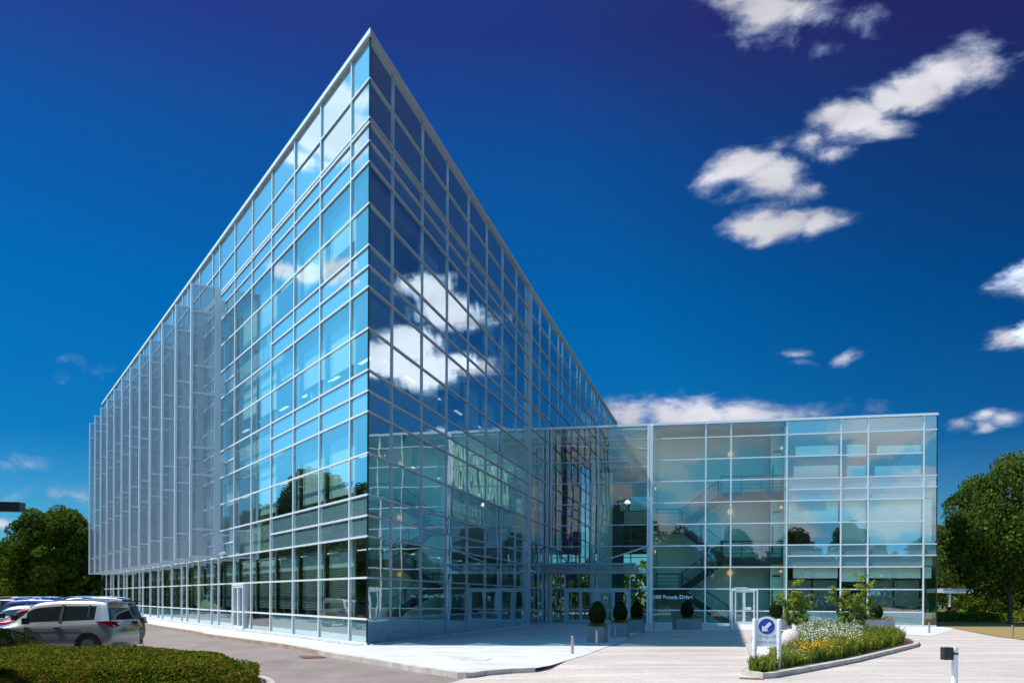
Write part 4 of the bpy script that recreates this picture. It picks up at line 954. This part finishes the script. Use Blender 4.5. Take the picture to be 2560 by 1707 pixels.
sapling(1990, 1590, 'loose yellow-green sapling left of the taller one in the flower bed', [(-.55, .75), (-.1, 1.0), (.25, .75), (.55, .55)], 2.1)
sapling(2130, 1590, 'taller spreading yellow-green sapling in the middle of the flower bed', [(-.75, .85), (-.35, .8), (.0, .7), (.35, 1.1), (.6, .95), (.9, .7)], 2.15)
# ------------------------------------------------------------------ sign
ps0 = G(1890.5, 1678.5, .0); Ys = ps0[1]
sroot = empty('direction_sign', (ps0[0], Ys, 0), R(-12), label='white drop off sign with blue arrow roundel on two posts in the bed', cat='sign')
xl, xr = at(1890.5, Ys)[0], at(1949, Ys)[0]; k_ = Ys/F; SW = xr-xl
for xx in (0, SW):
    q = MB(); q.lathe([(.0, 1.135), (.045, 1.13), (.05, 1.11), (.05, .46), (.042, .455), (.042, -.1)], (xx, 0), 16); q.build('post', M['white'], sroot, smooth=False)
sp = MB(); w = SW-.10; x0 = .05; pts_ = []; zb = HT(1920, 1618, Ys); ze = HT(1895, 1551, Ys); zm = HT(1920, 1543.5, Ys)
pts_ = [(x0, zb), (x0+w, zb), (x0+w, ze)]+[(x0+w*(1-i/10), ze+(zm-ze)*math.sin(math.pi*i/10)) for i in range(1, 10)]+[(x0, ze)]
k = len(pts_); sp.v += [(a, -.012, b) for a, b in pts_]+[(a, .012, b) for a, b in pts_]; sp.f.append(tuple(range(k))); sp.f.append(tuple(range(2*k-1, k-1, -1))); sp.m += [0, 0]
for i in range(k): j = (i+1) % k; sp.f.append((j, i, k+i, k+j)); sp.m.append(0)
sp.build('panel', M['white'], sroot)
rc = (x0+w/2-.005, HT(1920, 1568, Ys)); rr = 19.3*k_; ro = MB(); ro.tube((rc[0], -.013, rc[1]), (rc[0], -.018, rc[1]), rr, n=40); ro.build('roundel', mat('blue_sign_face', (.01, .05, .36), .4), sroot)
ar = MB(); A_pts = [(-.62, -.62), (.22, -.62), (.0, -.36), (.62, .32), (.34, .62), (-.34, -.06), (-.60, .16)]
ar.poly([(rc[0]+a*rr*.98, -.0205, rc[1]+b*rr*.98) for a, b in A_pts]); ar.build('arrow', M['white'], sroot)
for s, yy in (('Drop off', 1596), ('point only', 1609)):
    TM2 = Matrix.Translation((x0+w/2, -.0135, HT(1920, yy+1, Ys))) @ Matrix.Rotation(R(90), 4, 'X')
    o = text_mesh('lettering', s, .105, mat('faded_lettering', (.30, .30, .34), .6), TM2, 0, .001, 1.0, 'CENTER'); o.parent = sroot
# ------------------------------------------------------------------ lamp post at the right, street lamp at the left
p = at(2391, 15.8); zt = HT(2391, 1622, 15.8)
lr = empty('post_light', (p[0], p[1], -.12), label='white post with a black lamp head at the bottom right corner', cat='post light')
q = MB(); q.lathe([(0, zt+.12), (.05, zt+.118), (.052, zt+.1), (.052, .0)], (0, 0), 20); q.build('post', M['white'], lr)
q = MB(); q.box(-.215, -.06, -.075, .075, zt-.10, zt+.115); q.build('lamp_head', M['dark'], lr)
q = MB(); q.lathe([(.056, zt-.01), (.06, zt-.01), (.06, zt+.02), (.056, zt+.02)], (0, 0), 20); q.box(-.07, -.05, -.03, .03, zt-.02, zt+.03); q.build('clamp', M['dark'], lr)
Yl = 26; p = at(-60, Yl); zh = HT(20, 1258, Yl)
sl_ = empty('street_lamp', (p[0], Yl, -.3), label='dark flat street lamp head reaching in at the left edge', cat='street lamp')
q = MB(); q.tube((-.3, 0, 0), (-.3, 0, zh+.25), .07, .05, 12); q.build('pole', M['dark'], sl_)
x1_ = at(53, Yl)[0]-p[0]; q = MB(); q.box(-.35, x1_, -.16, .16, zh+.3-.14, zh+.3+.12, Matrix.Rotation(R(.8), 4, 'Y')); q.build('lamp_head', mat('lamp_housing', (.045, .045, .055), .5), sl_)
# ------------------------------------------------------------------ bollards
BOL = [(1434.7, 1634, 'sunlit bollard standing alone nearest the viewer', 1.0), (1495, 1613.5, 'bollard in front of the nearest cube planter', 1), (1540.8, 1598.5, 'bollard in front of the second cube planter', 1), (1573.5, 1585.5, 'bollard in front of the third cube planter', 1),
       (1638.7, 1577.4, 'bollard left of the long planter below the building name', 1), (1830.6, 1577, 'bollard by the left post of the white double door', 1), (2326.7, 1586.5, 'bollard near the right corner of the glass block', 1), (2535, 1599, 'bollard on the dry grass at the right edge', 1)]
for i, (x, y, lb, s) in enumerate(BOL):
    p = G(x, y); o = empty('bollard', (p[0], p[1], 0), label='short steel '+lb, cat='bollard', group='short steel bollards along the driveway edge')
    q = MB(); q.lathe([(0, .50), (.036, .498), (.043, .485), (.043, .46)], (0, 0), 16); q.build('cap', M['bollard'], o, smooth=False)
    q = MB(); q.lathe([(.034, .46), (.034, .44), (.043, .438), (.043, .42), (.036, .418), (.036, .405), (.043, .403), (.043, 0)], (0, 0), 16); q.build('tube', M['bollard'], o)
# ------------------------------------------------------------------ planters
def topiary(mb, c, w, h, n, seed, dome=False):
    rnd = random.Random(seed)
    for _ in range(n):
        u = rnd.uniform(-1, 1); a = rnd.uniform(0, 6.28); r = math.sqrt(1-u*u); k = rnd.uniform(.86, 1.03)
        z = u*.5*h*k
        ww = w/2*(1.0-(.18*u if u > 0 else 0))*k
        leafquad(mb, Vector((c[0]+ww*r*math.cos(a), c[1]+ww*r*math.sin(a), c[2]+h/2+z)), .022*rnd.uniform(.7, 1.4), rnd, .3)
def planter(px, py, wx, wy, hgt, rz, tw, th, label, grp, flowers=('fl_red', 40), ty=0):
    p = G(px, py); root = empty('planter', (p[0], p[1]+wy/2, 0), rz, label=label, cat='planter', group=grp)
    q = MB(); hx, hy = wx/2, wy/2; w = .025
    q.box(-hx, hx, -hy, -hy+w, 0, hgt); q.box(-hx, hx, hy-w, hy, 0, hgt); q.box(-hx, -hx+w, -hy+w, hy-w, 0, hgt); q.box(hx-w, hx, -hy+w, hy-w, 0, hgt)
    q.build('pot', M['planter'], root)
    q = MB(); q.box(-hx+w, hx-w, -hy+w, hy-w, hgt-.2, hgt-.05); q.build('soil', M['soil'], root)
    q = MB(); topiary(q, (0, 0, hgt-.02), tw, th, 5200, int(px)); q.build('topiary', M['box'], root)
    q = MB(); q.lathe([(tw*.44*math.sin(a*math.pi/10)+.001, hgt+th/2-.02-th*.46*math.cos(a*math.pi/10)) for a in range(11)], (0, 0), 14); q.build('topiary_core', mat('topiary_core', (.01, .018, .008), .9), root)
    rnd = random.Random(int(px)); q = MB(); f = MB()
    for _ in range(900):
        a = rnd.choice((-1, 1)); x = rnd.uniform(-hx, hx); y = rnd.uniform(-hy, hy); leafquad(q, Vector((x*1.04, y*1.06, hgt+rnd.uniform(-.06, .10)*(1+.6*(abs(x) > tw/2)))), .026, rnd, .4)
    for _ in range(flowers[1]): x = rnd.uniform(-hx, hx)*1.0; y = rnd.uniform(-hy, -hy*.3); leafquad(f, Vector((x, y*1.1, hgt+rnd.uniform(.02, .16))), .026, rnd, .8, .8)
    q.build('bedding_plants', M['herb2'], root); f.build('blossom', M[flowers[0]], root)
GPc = 'cube planters in front of the entrance'; GPl = 'long planters along the right block'
planter(1499, 1606.4, .62, .62, .57, R(-18), .60, .90, 'grey cube planter with clipped round bush, nearest of the entrance row', GPc, ('fl_red', 14))
planter(1556, 1593.4, .64, .62, .58, R(-18), .58, .88, 'grey cube planter with clipped round bush, middle of the entrance row', GPc, ('fl_red', 10))
planter(1597, 1582.4, .64, .62, .58, R(-18), .58, .88, 'grey cube planter with clipped round bush, farthest of the entrance row', GPc, ('fl_red', 8))
planter(1724, 1575.5, 1.36, .62, .56, R(10), .66, .92, 'long grey planter with dark clipped bush in the shade below the building name', GPl, ('fl_red', 10))
planter(1948, 1577, 1.50, .62, .56, R(-8), .66, .94, 'long grey planter with clipped bush partly hidden behind the drop off sign', GPl, ('fl_red', 60))
planter(2200, 1581.5, 1.62, .64, .58, R(-8), .66, .80, 'long grey planter with clipped bush and red flowers right of the saplings', GPl, ('fl_red', 110))
# lounge furniture inside the lobby
def fpt(t, y): return FBm @ Vector((t, y, .03))
c = fpt(tB(1612), -1.6); o = empty('tall_vase', tuple(c), label='tall pink-purple vase inside the lobby beside the right column', cat='vase')
q = MB(); q.lathe([(.10, 0), (.12, .05), (.10, .4), (.17, .8), (.19, 1.0), (.16, 1.02)], (0, 0), 16); q.build('body', mat('pink_ceramic', (.42, .16, .34), .4), o, smooth=True)
c = fpt(tB(1597), -2.4); o = empty('sofa', tuple(c), math.atan2(dB.y, dB.x), label='low dark red sofa inside the lobby near the right column', cat='sofa')
rd_ = mat('dark_red_fabric', (.25, .02, .06), .8)
q = MB(); q.box(-.55, .55, -.3, .35, .36, .52); q.build('seat', rd_, o)
q = MB(); q.box(-.55, .55, .3, .45, .5, .86); q.build('backrest', rd_, o)
for a in (-.5, .5):
    for b in (-.25, .3): q = MB(); q.box(a-.02, a+.02, b-.02, b+.02, 0, .36); q.build('leg', M['white'], o)
# ------------------------------------------------------------------ cars
tyre = mat('tyre_rubber', (.015, .015, .016), .8); rim = mat('alloy_rim', (.45, .45, .47), .3, .8); trim = mat('black_trim', (.015, .015, .017), .5)
carglass = mat('car_glass', (.016, .022, .024), .04, 0, .6); lampred = mat('tail_lamp_red', (.35, .01, .015), .12, 0, .7, 1.0); lampclear = mat('clear_lamp', (.7, .62, .6), .12, 0, .7, 1.0)
yplate = mat('yellow_plate', (.75, .45, .02), .5); ink = mat('black_ink', (.01, .01, .01), .6); chrome = mat('chrome', (.6, .6, .62), .12, 1.0)
def car(name, label, paint, loc, heading, kind='suv', rails=False, plate=None, grp='cars parked in a row at the left', s=1.0):
    root = empty(name, loc, heading, label=label, cat='car', group=grp); root.scale = (s, s, s)
    L_ = {'suv': 4.1, 'hatch': 3.95, 'sedan': 4.5}[kind]; H_ = {'suv': 1.67, 'hatch': 1.46, 'sedan': 1.43}[kind]; w = .88; gb = .26 if kind == 'suv' else .20
    belt_r, belt_f = (1.02, .94) if kind == 'suv' else (.98, .90)
    # stations along x (0 = rear), each: x, belt z, roof z, roof half width, half width
    if kind == 'sedan':
        ST = [(.02, .92, 1.0, .62, .80), (.25, .95, 1.03, .64, .86), (.75, .97, 1.06, .66, .88), (1.25, .96, 1.34, .60, .88), (1.55, .95, 1.41, .58, .88), (2.1, .94, H_, .57, .88), (2.2, .94, H_, .57, .88), (2.75, .93, 1.38, .57, .88), (2.95, .92, 1.30, .58, .88), (3.45, .91, .97, .66, .88), (3.9, .84, .90, .62, .86), (4.3, .72, .80, .55, .78), (4.45, .55, .66, .5, .68)]
        win = range(3, 5), range(6, 8)
    else:
        k = L_/4.1
        ST = [(.10, belt_r, H_-.07, .60, .85), (.30, belt_r, H_-.03, .61, .88), (.62, belt_r-.01, H_, .61, .88), (.72, belt_r-.02, H_, .61, .88), (1.55, 1.03/1.1*belt_r, H_, .61, .88), (1.65, 1.02/1.1*belt_r, H_, .61, .88), (2.35, 1.0/1.1*belt_r, H_-.05, .61, .88), (2.62, .99/1.1*belt_r, H_-.14, .62, .88), (3.15, .97/1.1*belt_r, 1.05/1.1*belt_r, .68, .88), (3.6, .90/1.1*belt_r, .99/1.1*belt_r, .64, .86), (3.95, .78/1.1*belt_r, .87/1.1*belt_r, .58, .78), (4.08, .60/1.1*belt_r, .68/1.1*belt_r, .5, .70)]
        ST = [(a*k, b, c, d, e) for a, b, c, d, e in ST]
    mb = MB(); rows = []
    for si, (x, bz, rz_, rw, hw) in enumerate(ST):
        P = [(hw*.93, gb), (hw*1.0, gb+.16), (hw*1.0, .66), (hw*.985, bz-.05), (hw*.94, bz), (rw+.015, rz_-.09), (rw-.05, rz_-.02), (rw*.5, rz_+.012), (0, rz_+.02)]
        xo = [0]*9
        if si == 0: xo = [.03, -.08, -.10, -.04, 0, .16, .22, .24, .25] if kind != 'sedan' else [.03, -.03, -.02, 0, 0, .02, .04, .05, .05]
        row = []
        for i, (yy, zz) in enumerate(P): row.append((x+xo[i], yy, zz))
        for i in range(7, -1, -1): row.append((x+xo[i], -P[i][0], P[i][1]))
        rows.append(row)
    n_ = len(rows[0]); 
    for row in rows: mb.v += row
    for si in range(len(rows)-1):
        for i in range(n_-1):
            m_ = 0; side = i == 4 or i == n_-2-4
            x0s, x1s = ST[si][0], ST[si+1][0]
            if side:
                if kind == 'sedan': m_ = 1 if si in (3, 4, 5, 6, 7) else 0
                else: m_ = 1 if si in (2, 3, 4, 5, 6) else 0
                if kind != 'sedan' and si == 7: m_ = 0
            if 4 < i < n_-2-4:
                if kind == 'sedan': m_ = 2 if si in (2,) and 5 <= i <= n_-2-5 else (2 if si == 8 and 5 <= i <= n_-2-5 else 0)
                else: m_ = 2 if si == 7 and 5 <= i <= n_-2-5 else 0
            a = si*n_+i; mb.f.append((a, a+1, a+n_+1, a+n_)); mb.m.append(m_)
    # rear cap with inset columns
    def capend(ri, flip):
        row = rows[ri]; base = ri*n_; prev = None
        for i in range(8):
            l, r = row[i], row[n_-1-i]; li, ri_ = base+i, base+n_-1-i
            f = .90; a_ = len(mb.v); mb.v.append((l[0]-(.03 if ri == 0 else -.03), l[1]*f, l[2])); mb.v.append((r[0]-(.03 if ri == 0 else -.03), r[1]*f, r[2]))
            cur = (li, a_, a_+1, ri_)
            if prev:
                for j in range(3):
                    q = (prev[j], prev[j+1], cur[j+1], cur[j]); m_ = 3 if (ri == 0 and kind != 'sedan' and i == 5) else 0
                    mb.f.append(q if flip else q[::-1]); mb.m.append(m_)
            prev = cur
        t = base+8; mb.f.append((prev[0], prev[1], prev[2], prev[3], t) if flip else (t, prev[3], prev[2], prev[1], prev[0])); mb.m.append(0)
    capend(0, True); capend(len(rows)-1, False)
    me = bpy.data.meshes.new('tmp'); me.from_pydata(mb.v, [], mb.f); me.polygons.foreach_set('material_index', mb.m)
    for _ in range(4): me.materials.append(paint)
    bm = bmesh.new(); bm.from_mesh(me); bmesh.ops.recalc_face_normals(bm, faces=bm.faces); bm.to_mesh(me); bm.free()
    ob = bpy.data.objects.new('tmp', me); C.objects.link(ob); ss = ob.modifiers.new('s', 'SUBSURF'); ss.levels = 2; ss.render_levels = 2
    dg = bpy.context.evaluated_depsgraph_get(); ev = bpy.data.meshes.new_from_object(ob.evaluated_get(dg)); bpy.data.objects.remove(ob)
    groups = {}
    for p_ in ev.polygons: groups.setdefault(p_.material_index, []).append(p_)
    def sub_(faces, nm, mt, smooth=True):
        mp = {}; vs = []; fs = []
        for p_ in faces:
            f = []
            for v in p_.vertices:
                if v not in mp: mp[v] = len(vs); vs.append(tuple(ev.vertices[v].co))
                f.append(mp[v])
            fs.append(f)
        m2 = bpy.data.meshes.new(nm); m2.from_pydata(vs, [], fs); m2.materials.append(mt); m2.polygons.foreach_set('use_smooth', [smooth]*len(fs)); m2.update()
        o = bpy.data.objects.new(nm, m2); C.objects.link(o); o.parent = root; return o
    def islands(faces):
        vm = {}
        for p_ in faces:
            for v in p_.vertices: vm.setdefault(v, []).append(p_)
        seen = set(); out = []
        for p_ in faces:
            if p_.index in seen: continue
            st = [p_]; seen.add(p_.index); comp = []
            while st:
                q = st.pop(); comp.append(q)
                for v in q.vertices:
                    for r in vm[v]:
                        if r.index not in seen: seen.add(r.index); st.append(r)
            out.append(comp)
        return out
    sub_(groups[0], 'body', paint)
    for g_, nm in ((1, 'side_window'), (2, 'windscreen'), (3, 'rear_window')):
        if g_ in groups:
            for comp in islands(groups[g_]): sub_(comp, nm, carglass)
    # wheels and arches
    ax = (.72, L_-.78); wr = .335 if kind == 'suv' else .31
    for x in ax:
        for sy in (-1, 1):
            q = MB(); q.tube((x, sy*.60, wr), (x, sy*.885, wr), wr, n=28); t_ = q.build('wheel', tyre, root)
            q = MB(); q.tube((x, sy*.886, wr), (x, sy*.893, wr), wr*.62, n=20); o = q.build('rim', rim, t_)
            q = MB()
            for a in range(5): an = a*1.2566; q.bar((x, sy*.895, wr), (x+math.cos(an)*wr*.58, sy*.895, wr+math.sin(an)*wr*.58), .05, .008)
            q.build('spoke', rim, t_)
            q = MB(); n2 = 18
            for a in range(n2):
                a0, a1 = math.pi*a/n2, math.pi*(a+1)/n2; r0, r1 = wr+.0, wr+.075
                y = sy*.889; q.poly([(x+r0*math.cos(a0), y, wr+r0*math.sin(a0)), (x+r1*math.cos(a0), y, wr+r1*math.sin(a0)), (x+r1*math.cos(a1), y, wr+r1*math.sin(a1)), (x+r0*math.cos(a1), y, wr+r0*math.sin(a1))])
            q.build('wheel_arch', trim, root)
    q = MB(); q.box(.07, .4, -.74, .74, gb-.10, gb+.05); q.box(.3, L_-.4, -.84, .84, gb-.05, gb+.06); o = q.build('bumper', trim, root)
    q = MB(); q.box(.0, .08, -.36, .36, gb-.09, gb+.05); q.build('skid_plate', rim, root)
    zb_ = .93 if kind == 'suv' else .84
    for sy in (-1, 1):
        q = MB(); zt2 = zb_+.12
        q.v += [(-.055, sy*.50, zt2-.01), (-.075, sy*.50, zb_+.03), (-.085, sy*.74, zb_-.07), (-.05, sy*.84, zb_-.05), (.20, sy*.905, zb_+.02), (.42, sy*.905, zb_+.13), (.12, sy*.885, zt2+.02), (-.03, sy*.80, zt2+.01)]
        q.poly([]) if False else None
        q.v += [(a+.12, b*.93, c) for a, b, c in q.v]
        q.f += [tuple(range(8)), tuple(range(15, 7, -1))]+[(i, (i+1) % 8, 8+(i+1) % 8, 8+i) for i in range(8)]; q.m += [0]*10
        o = q.build('tail_lamp', lampred, root)
        q = MB(); q.box(-.085, -.055, sy*.52 if sy > 0 else -.68, sy*.68 if sy > 0 else -.52, zb_+.035, zb_+.085); q.build('reversing_lamp', lampclear, o)
        q = MB(); q.box(L_-.42, L_-.12, sy*.60-.11, sy*.60+.11, .66, .76); q.build('headlight', lampclear, root)
        q = MB(); q.box(L_*.60, L_*.60+.16, sy*.90 if sy > 0 else -1.04, sy*1.04 if sy > 0 else -.90, belt_f+.02, belt_f+.20); q.build('wing_mirror', trim, root)
        for x in (1.65*L_/4.1, 2.55*L_/4.1):
            q = MB(); q.box(x-.09, x+.09, sy*.885-.012, sy*.885+.018, .83 if kind == 'suv' else .76, .87 if kind == 'suv' else .79); q.build('door_handle', chrome, root)
        for x in (1.55*L_/4.1, 2.62*L_/4.1):
            q = MB(); q.box(x-.004, x+.004, sy*.8805-.003, sy*.8805+.003, .42, .93 if kind == 'suv' else .86); q.build('door_seam', trim, root)
        if kind != 'sedan':
            for x, ww in ((1.60*L_/4.1, .10), (.80*L_/4.1, .05)):
                q = MB(); q.bar((x, sy*.812, belt_r-.03), (x-.02, sy*.640, H_-.15), ww, .03); q.build('window_pillar', trim, root)
        q = MB(); q.box(.95, L_-1.1, sy*.8805-.003, sy*.8805+.004, .80, .812); q.build('side_crease', trim, root)
        if rails:
            q = MB(); prev = None
            for a in range(11): 
                s_ = a/10; P_ = Vector((.45+1.75*s_, sy*.56, H_+.0+.075*math.sin(math.pi*min(1, max(0, s_)))**.5)); 
                if prev is not None: q.tube(prev, P_, .018, n=6)
                prev = P_
            q.build('roof_rail', chrome, root)
    if kind == 'suv':
        q = MB(); q.box(.02, .34, -.52, .52, H_-.085, H_-.055); q.box(.02, .05, -.15, .15, H_-.10, H_-.085); q.build('spoiler', paint, root)
    q = MB(); pz = .80 if kind != 'sedan' else .70; q.box(-.145, -.115, -.26, .26, pz-.056, pz+.056); po_ = q.build('number_plate', yplate, root)
    if plate:
        TMp = Matrix(((0, 0, -1, -.146), (-1, 0, 0, 0), (0, 1, 0, pz-.036), (0, 0, 0, 1)))
        o = text_mesh('plate_lettering', plate, .105, ink, TMp, .0015, .001, 1.0, 'CENTER'); o.parent = po_
    q = MB(); q.tube((1.0, 0, H_), (.78, 0, H_+.20), .008, n=6); q.build('aerial', trim, root)
    return root
def paintm(n, c, metal=.5, rough=.3): 
    m_ = mat(n, c, rough, metal, .5, 1.0 if max(c) > .3 else .35); return m_
silver = paintm('silver_paint', (.40, .41, .43), .55, .34); red = paintm('red_paint', (.38, .012, .01), .1); blue = paintm('blue_paint', (.02, .035, .16), .4)
black = paintm('black_paint', (.012, .012, .016), .3); white = paintm('white_car_paint', (.75, .75, .75), .05); steel = paintm('grey_blue_paint', (.28, .32, .38), .5)
HD = math.atan2(.07, -.998)
RR = Vector((-11.38, 27.3, 0))
CARS = [('silver small SUV with roof rails and yellow plate, nearest in the row', silver, 'suv', True, (0, 0), 'EX66 MVJ', 'parked_suv'),
        ('black SUV with roof rails, mostly hidden behind the silver one', black, 'suv', True, (-1.0, 3.0), None, 'parked_suv'),
        ('red hatchback with its windscreen pillar showing behind the silver car', red, 'hatch', False, (-3.6, 5.9), None, 'parked_car'),
        ('pale silver saloon between the red car and the dark blue one', steel, 'sedan', False, (-5.3, 8.8), None, 'parked_car'),
        ('dark blue SUV with bright roof rails behind the saloon', blue, 'suv', True, (-7.2, 11.7), None, 'parked_suv'),
        ('black hatchback with only its dark roof showing farthest left', black, 'suv', False, (-11.0, 16.6), None, 'parked_suv'),
        ('white SUV farthest along the row, seen mirrored in the left facade', white, 'suv', True, (-12.8, 20.4), None, 'parked_suv')]
for lb, pt_, kd, rl, (dx, dy), pl, nm in CARS:
    P = RR+Vector((dx, dy, 0)); car(nm, lb, pt_, (P.x, P.y, roadz(P.x, P.y)), HD, kd, rl, pl, s=1.0)
# ------------------------------------------------------------------ pavilion beyond the lawn
Yp = 92; pr = empty('garden_pavilion', (*at(2395, Yp), 0), label='small flat-roofed pavilion with green panel beyond the lawn beside the glass block', cat='pavilion')
def X(px, Y=Yp): return at(px, Y)[0]-at(2395, Yp)[0]
q = MB(); q.box(X(2335), X(2470), -2.2, 2.5, HT(2400, 1487, Yp), HT(2400, 1477, Yp)); q.build('roof', M['alu2'], pr)
q = MB(); q.box(X(2335), X(2470), -2.25, -2.2, HT(2400, 1488.5, Yp), HT(2400, 1484.5, Yp)); q.build('fascia', M['white'], pr)
for x in (2355, 2460): q = MB(); q.tube((X(x), -1.9, 0), (X(x), -1.9, HT(2400, 1476, Yp)), .09); q.build('post', M['white'], pr)
q = MB(); q.box(X(2346), X(2365), 1.9, 2.0, .3, HT(2400, 1493, Yp)); q.build('panel', mat('green_panel', (.03, .20, .12), .6), pr)
for i, x in enumerate((2376, 2384, 2422)):
    o = empty('garden_chair', (at(x, 88)[0], 88, 0), label=('red garden chair under the pavilion left of its table', 'red garden chair under the pavilion beside the left one', 'red garden chair right of the pavilion table')[i], cat='chair', group='red chairs by the pavilion')
    q = MB(); q.box(-.25, .25, -.25, .25, .42, .47); q.build('seat', rd_, o); q = MB(); q.box(-.25, .25, .21, .25, .47, .95); q.build('backrest', rd_, o)
    for a in (-.22, .22):
        for b in (-.22, .22): q = MB(); q.box(a-.02, a+.02, b-.02, b+.02, 0, .42); q.build('leg', rd_, o)
o = empty('garden_table', (at(2400, 88)[0], 88, 0), label='wooden table between the red chairs by the pavilion', cat='table')
q = MB(); q.box(-.6, .6, -.4, .4, .7, .75); q.build('tabletop', M['bark'], o)
for a in (-.5, .5):
    for b in (-.3, .3): q = MB(); q.box(a-.03, a+.03, b-.03, b+.03, 0, .7); q.build('leg', M['bark'], o)
